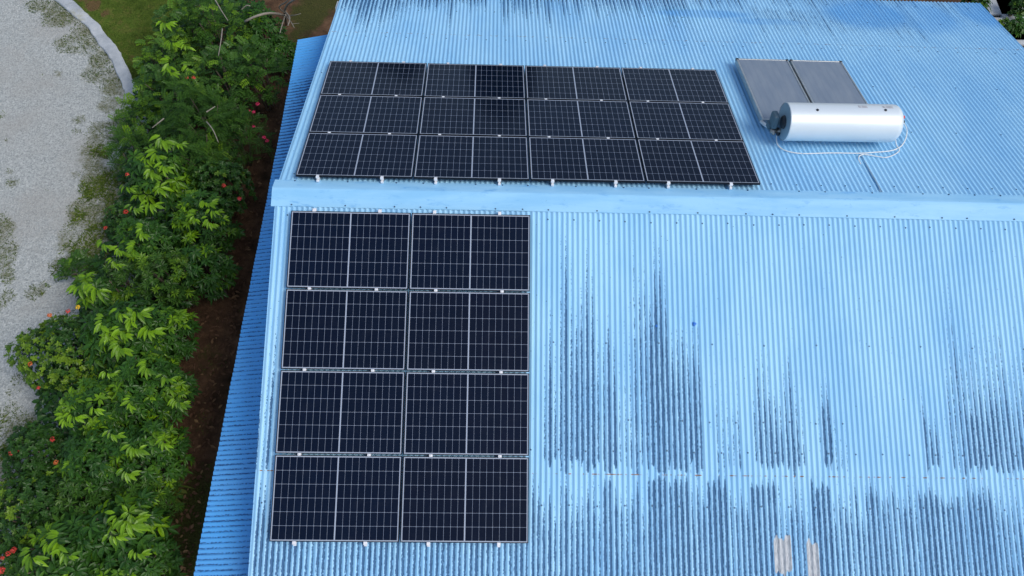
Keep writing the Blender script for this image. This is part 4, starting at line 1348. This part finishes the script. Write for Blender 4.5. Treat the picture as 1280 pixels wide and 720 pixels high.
# fallen leaves on the soil
n = 900
vv = g.uniform(80, 725, n)
ur = np.interp(vv, [0, 60, 200, 290, 420, 520, 700], [385, 372, 330, 310, 290, 265, 232])
uu = ur - np.abs(g.normal(0, 28, n)) + 6
P = np.array([ground_at(a, b_, GZ + .03) for a, b_ in zip(uu, vv)])
mb = MB(); az = g.uniform(0, 6.28, n)
d = np.stack([np.cos(az), np.sin(az), g.normal(0, .2, n)], 1)
L = g.uniform(.04, .11, n)
add_leaves(mb, P, unit(d), unit(np.stack([g.normal(0, .3, n), g.normal(0, .3, n), np.ones(n)], 1)), L, L * .24, np.clip(g.beta(1.2, 2.5, n), 0, 1), .1)
tag(mb.build('leaf_litter', M_LITTER), kind='stuff')

# far right corner beyond the eave: rough paving, weeds and low plants
c0 = gpx(1262, 18)
mb = MB()
for (u, v, w_, d_, rz) in [(1243, 8, 1.1, .7, .2), (1262, 38, 1.0, .8, .35), (1275, 12, 1.2, .8, .15), (1285, 45, 1., .7, .3)]:
    p = gpx(u, v); mb.box((p[0], p[1], GZ + .02), (w_, d_, .08), 0, None, .015)
tag(mb.build('paving', M_PAVING), kind='structure')
for k, (u, v, r, hg, kind, lab) in enumerate([(1224, -6, 20, 1.2, 'small', 'leafy shrub peeking past the far right roof corner'), (1272, 28, 13, .5, 'broad', 'low bright plant on grey paving right of the roof edge'), (1255, 32, 14, .5, 'small', 'small dark plant on grey paving touching the roof edge'), (1278, 2, 16, .7, 'small', 'dark low shrub in the far right corner of the yard'), (1228, 8, 9, .6, 'large', 'lime-leaved plant behind the far right eave corner')]):
    shrub('low_shrub', lab, 'shrub', u, v, r, hg, kind, 400 + k, .4, 1.0, 1.0, 'plants beyond the far right roof corner')

# tall trees beyond the house, mirrored in the far row of panels
for k, (x, y, hgt, rx, rz_, lab) in enumerate([(3.3, 24, 9.6, 1.5, 3.0, 'tall slender tree beyond the house mirrored in the second panel column'), (-1.2, 25, 8.2, 1.9, 2.4, 'round tree beyond the house mirrored in the first panel column')]):
    tr = empty('yard_tree', (x, y, GZ)); tag(tr, lab, 'tree', 'trees beyond the house')
    mb = MB(); mb.tube(smooth_path([(0, 0, -.1), (.08, .05, hgt * .35), (-.05, 0, hgt * .8)], 14), np.linspace(.2, .06, 14), 10)
    for q in range(7):
        a = q * 2.4; mb.tube(smooth_path([(0, 0, hgt * (.35 + .05 * q)), (math.cos(a) * rx * .4, math.sin(a) * rx * .4, hgt * (.45 + .05 * q)), (math.cos(a) * rx * .8, math.sin(a) * rx * .8, hgt * (.5 + .055 * q))], 8), np.linspace(.07, .02, 8), 6)
    mb.build('trunk', M_STEM, tr)
    g = np.random.default_rng(60 + k); n = 900
    d = unit(g.normal(0, 1, (n, 3))); rr = (.45 + .55 * g.random(n) ** .4) * (.75 + .5 * fbm(d[:, 0] * 2 + 4, d[:, 1] * 2 + d[:, 2] + 4, 3 + k))
    P = d * rr[:, None] * np.array([rx, rx, rz_]) + np.array([0, 0, hgt - rz_])
    mb = MB(); rosettes(mb, P, d, g, 8, .34, .26, np.clip(g.normal(.3, .15, n), 0, 1), .3, .3)
    mb.build('crown', M_BROAD, tr)
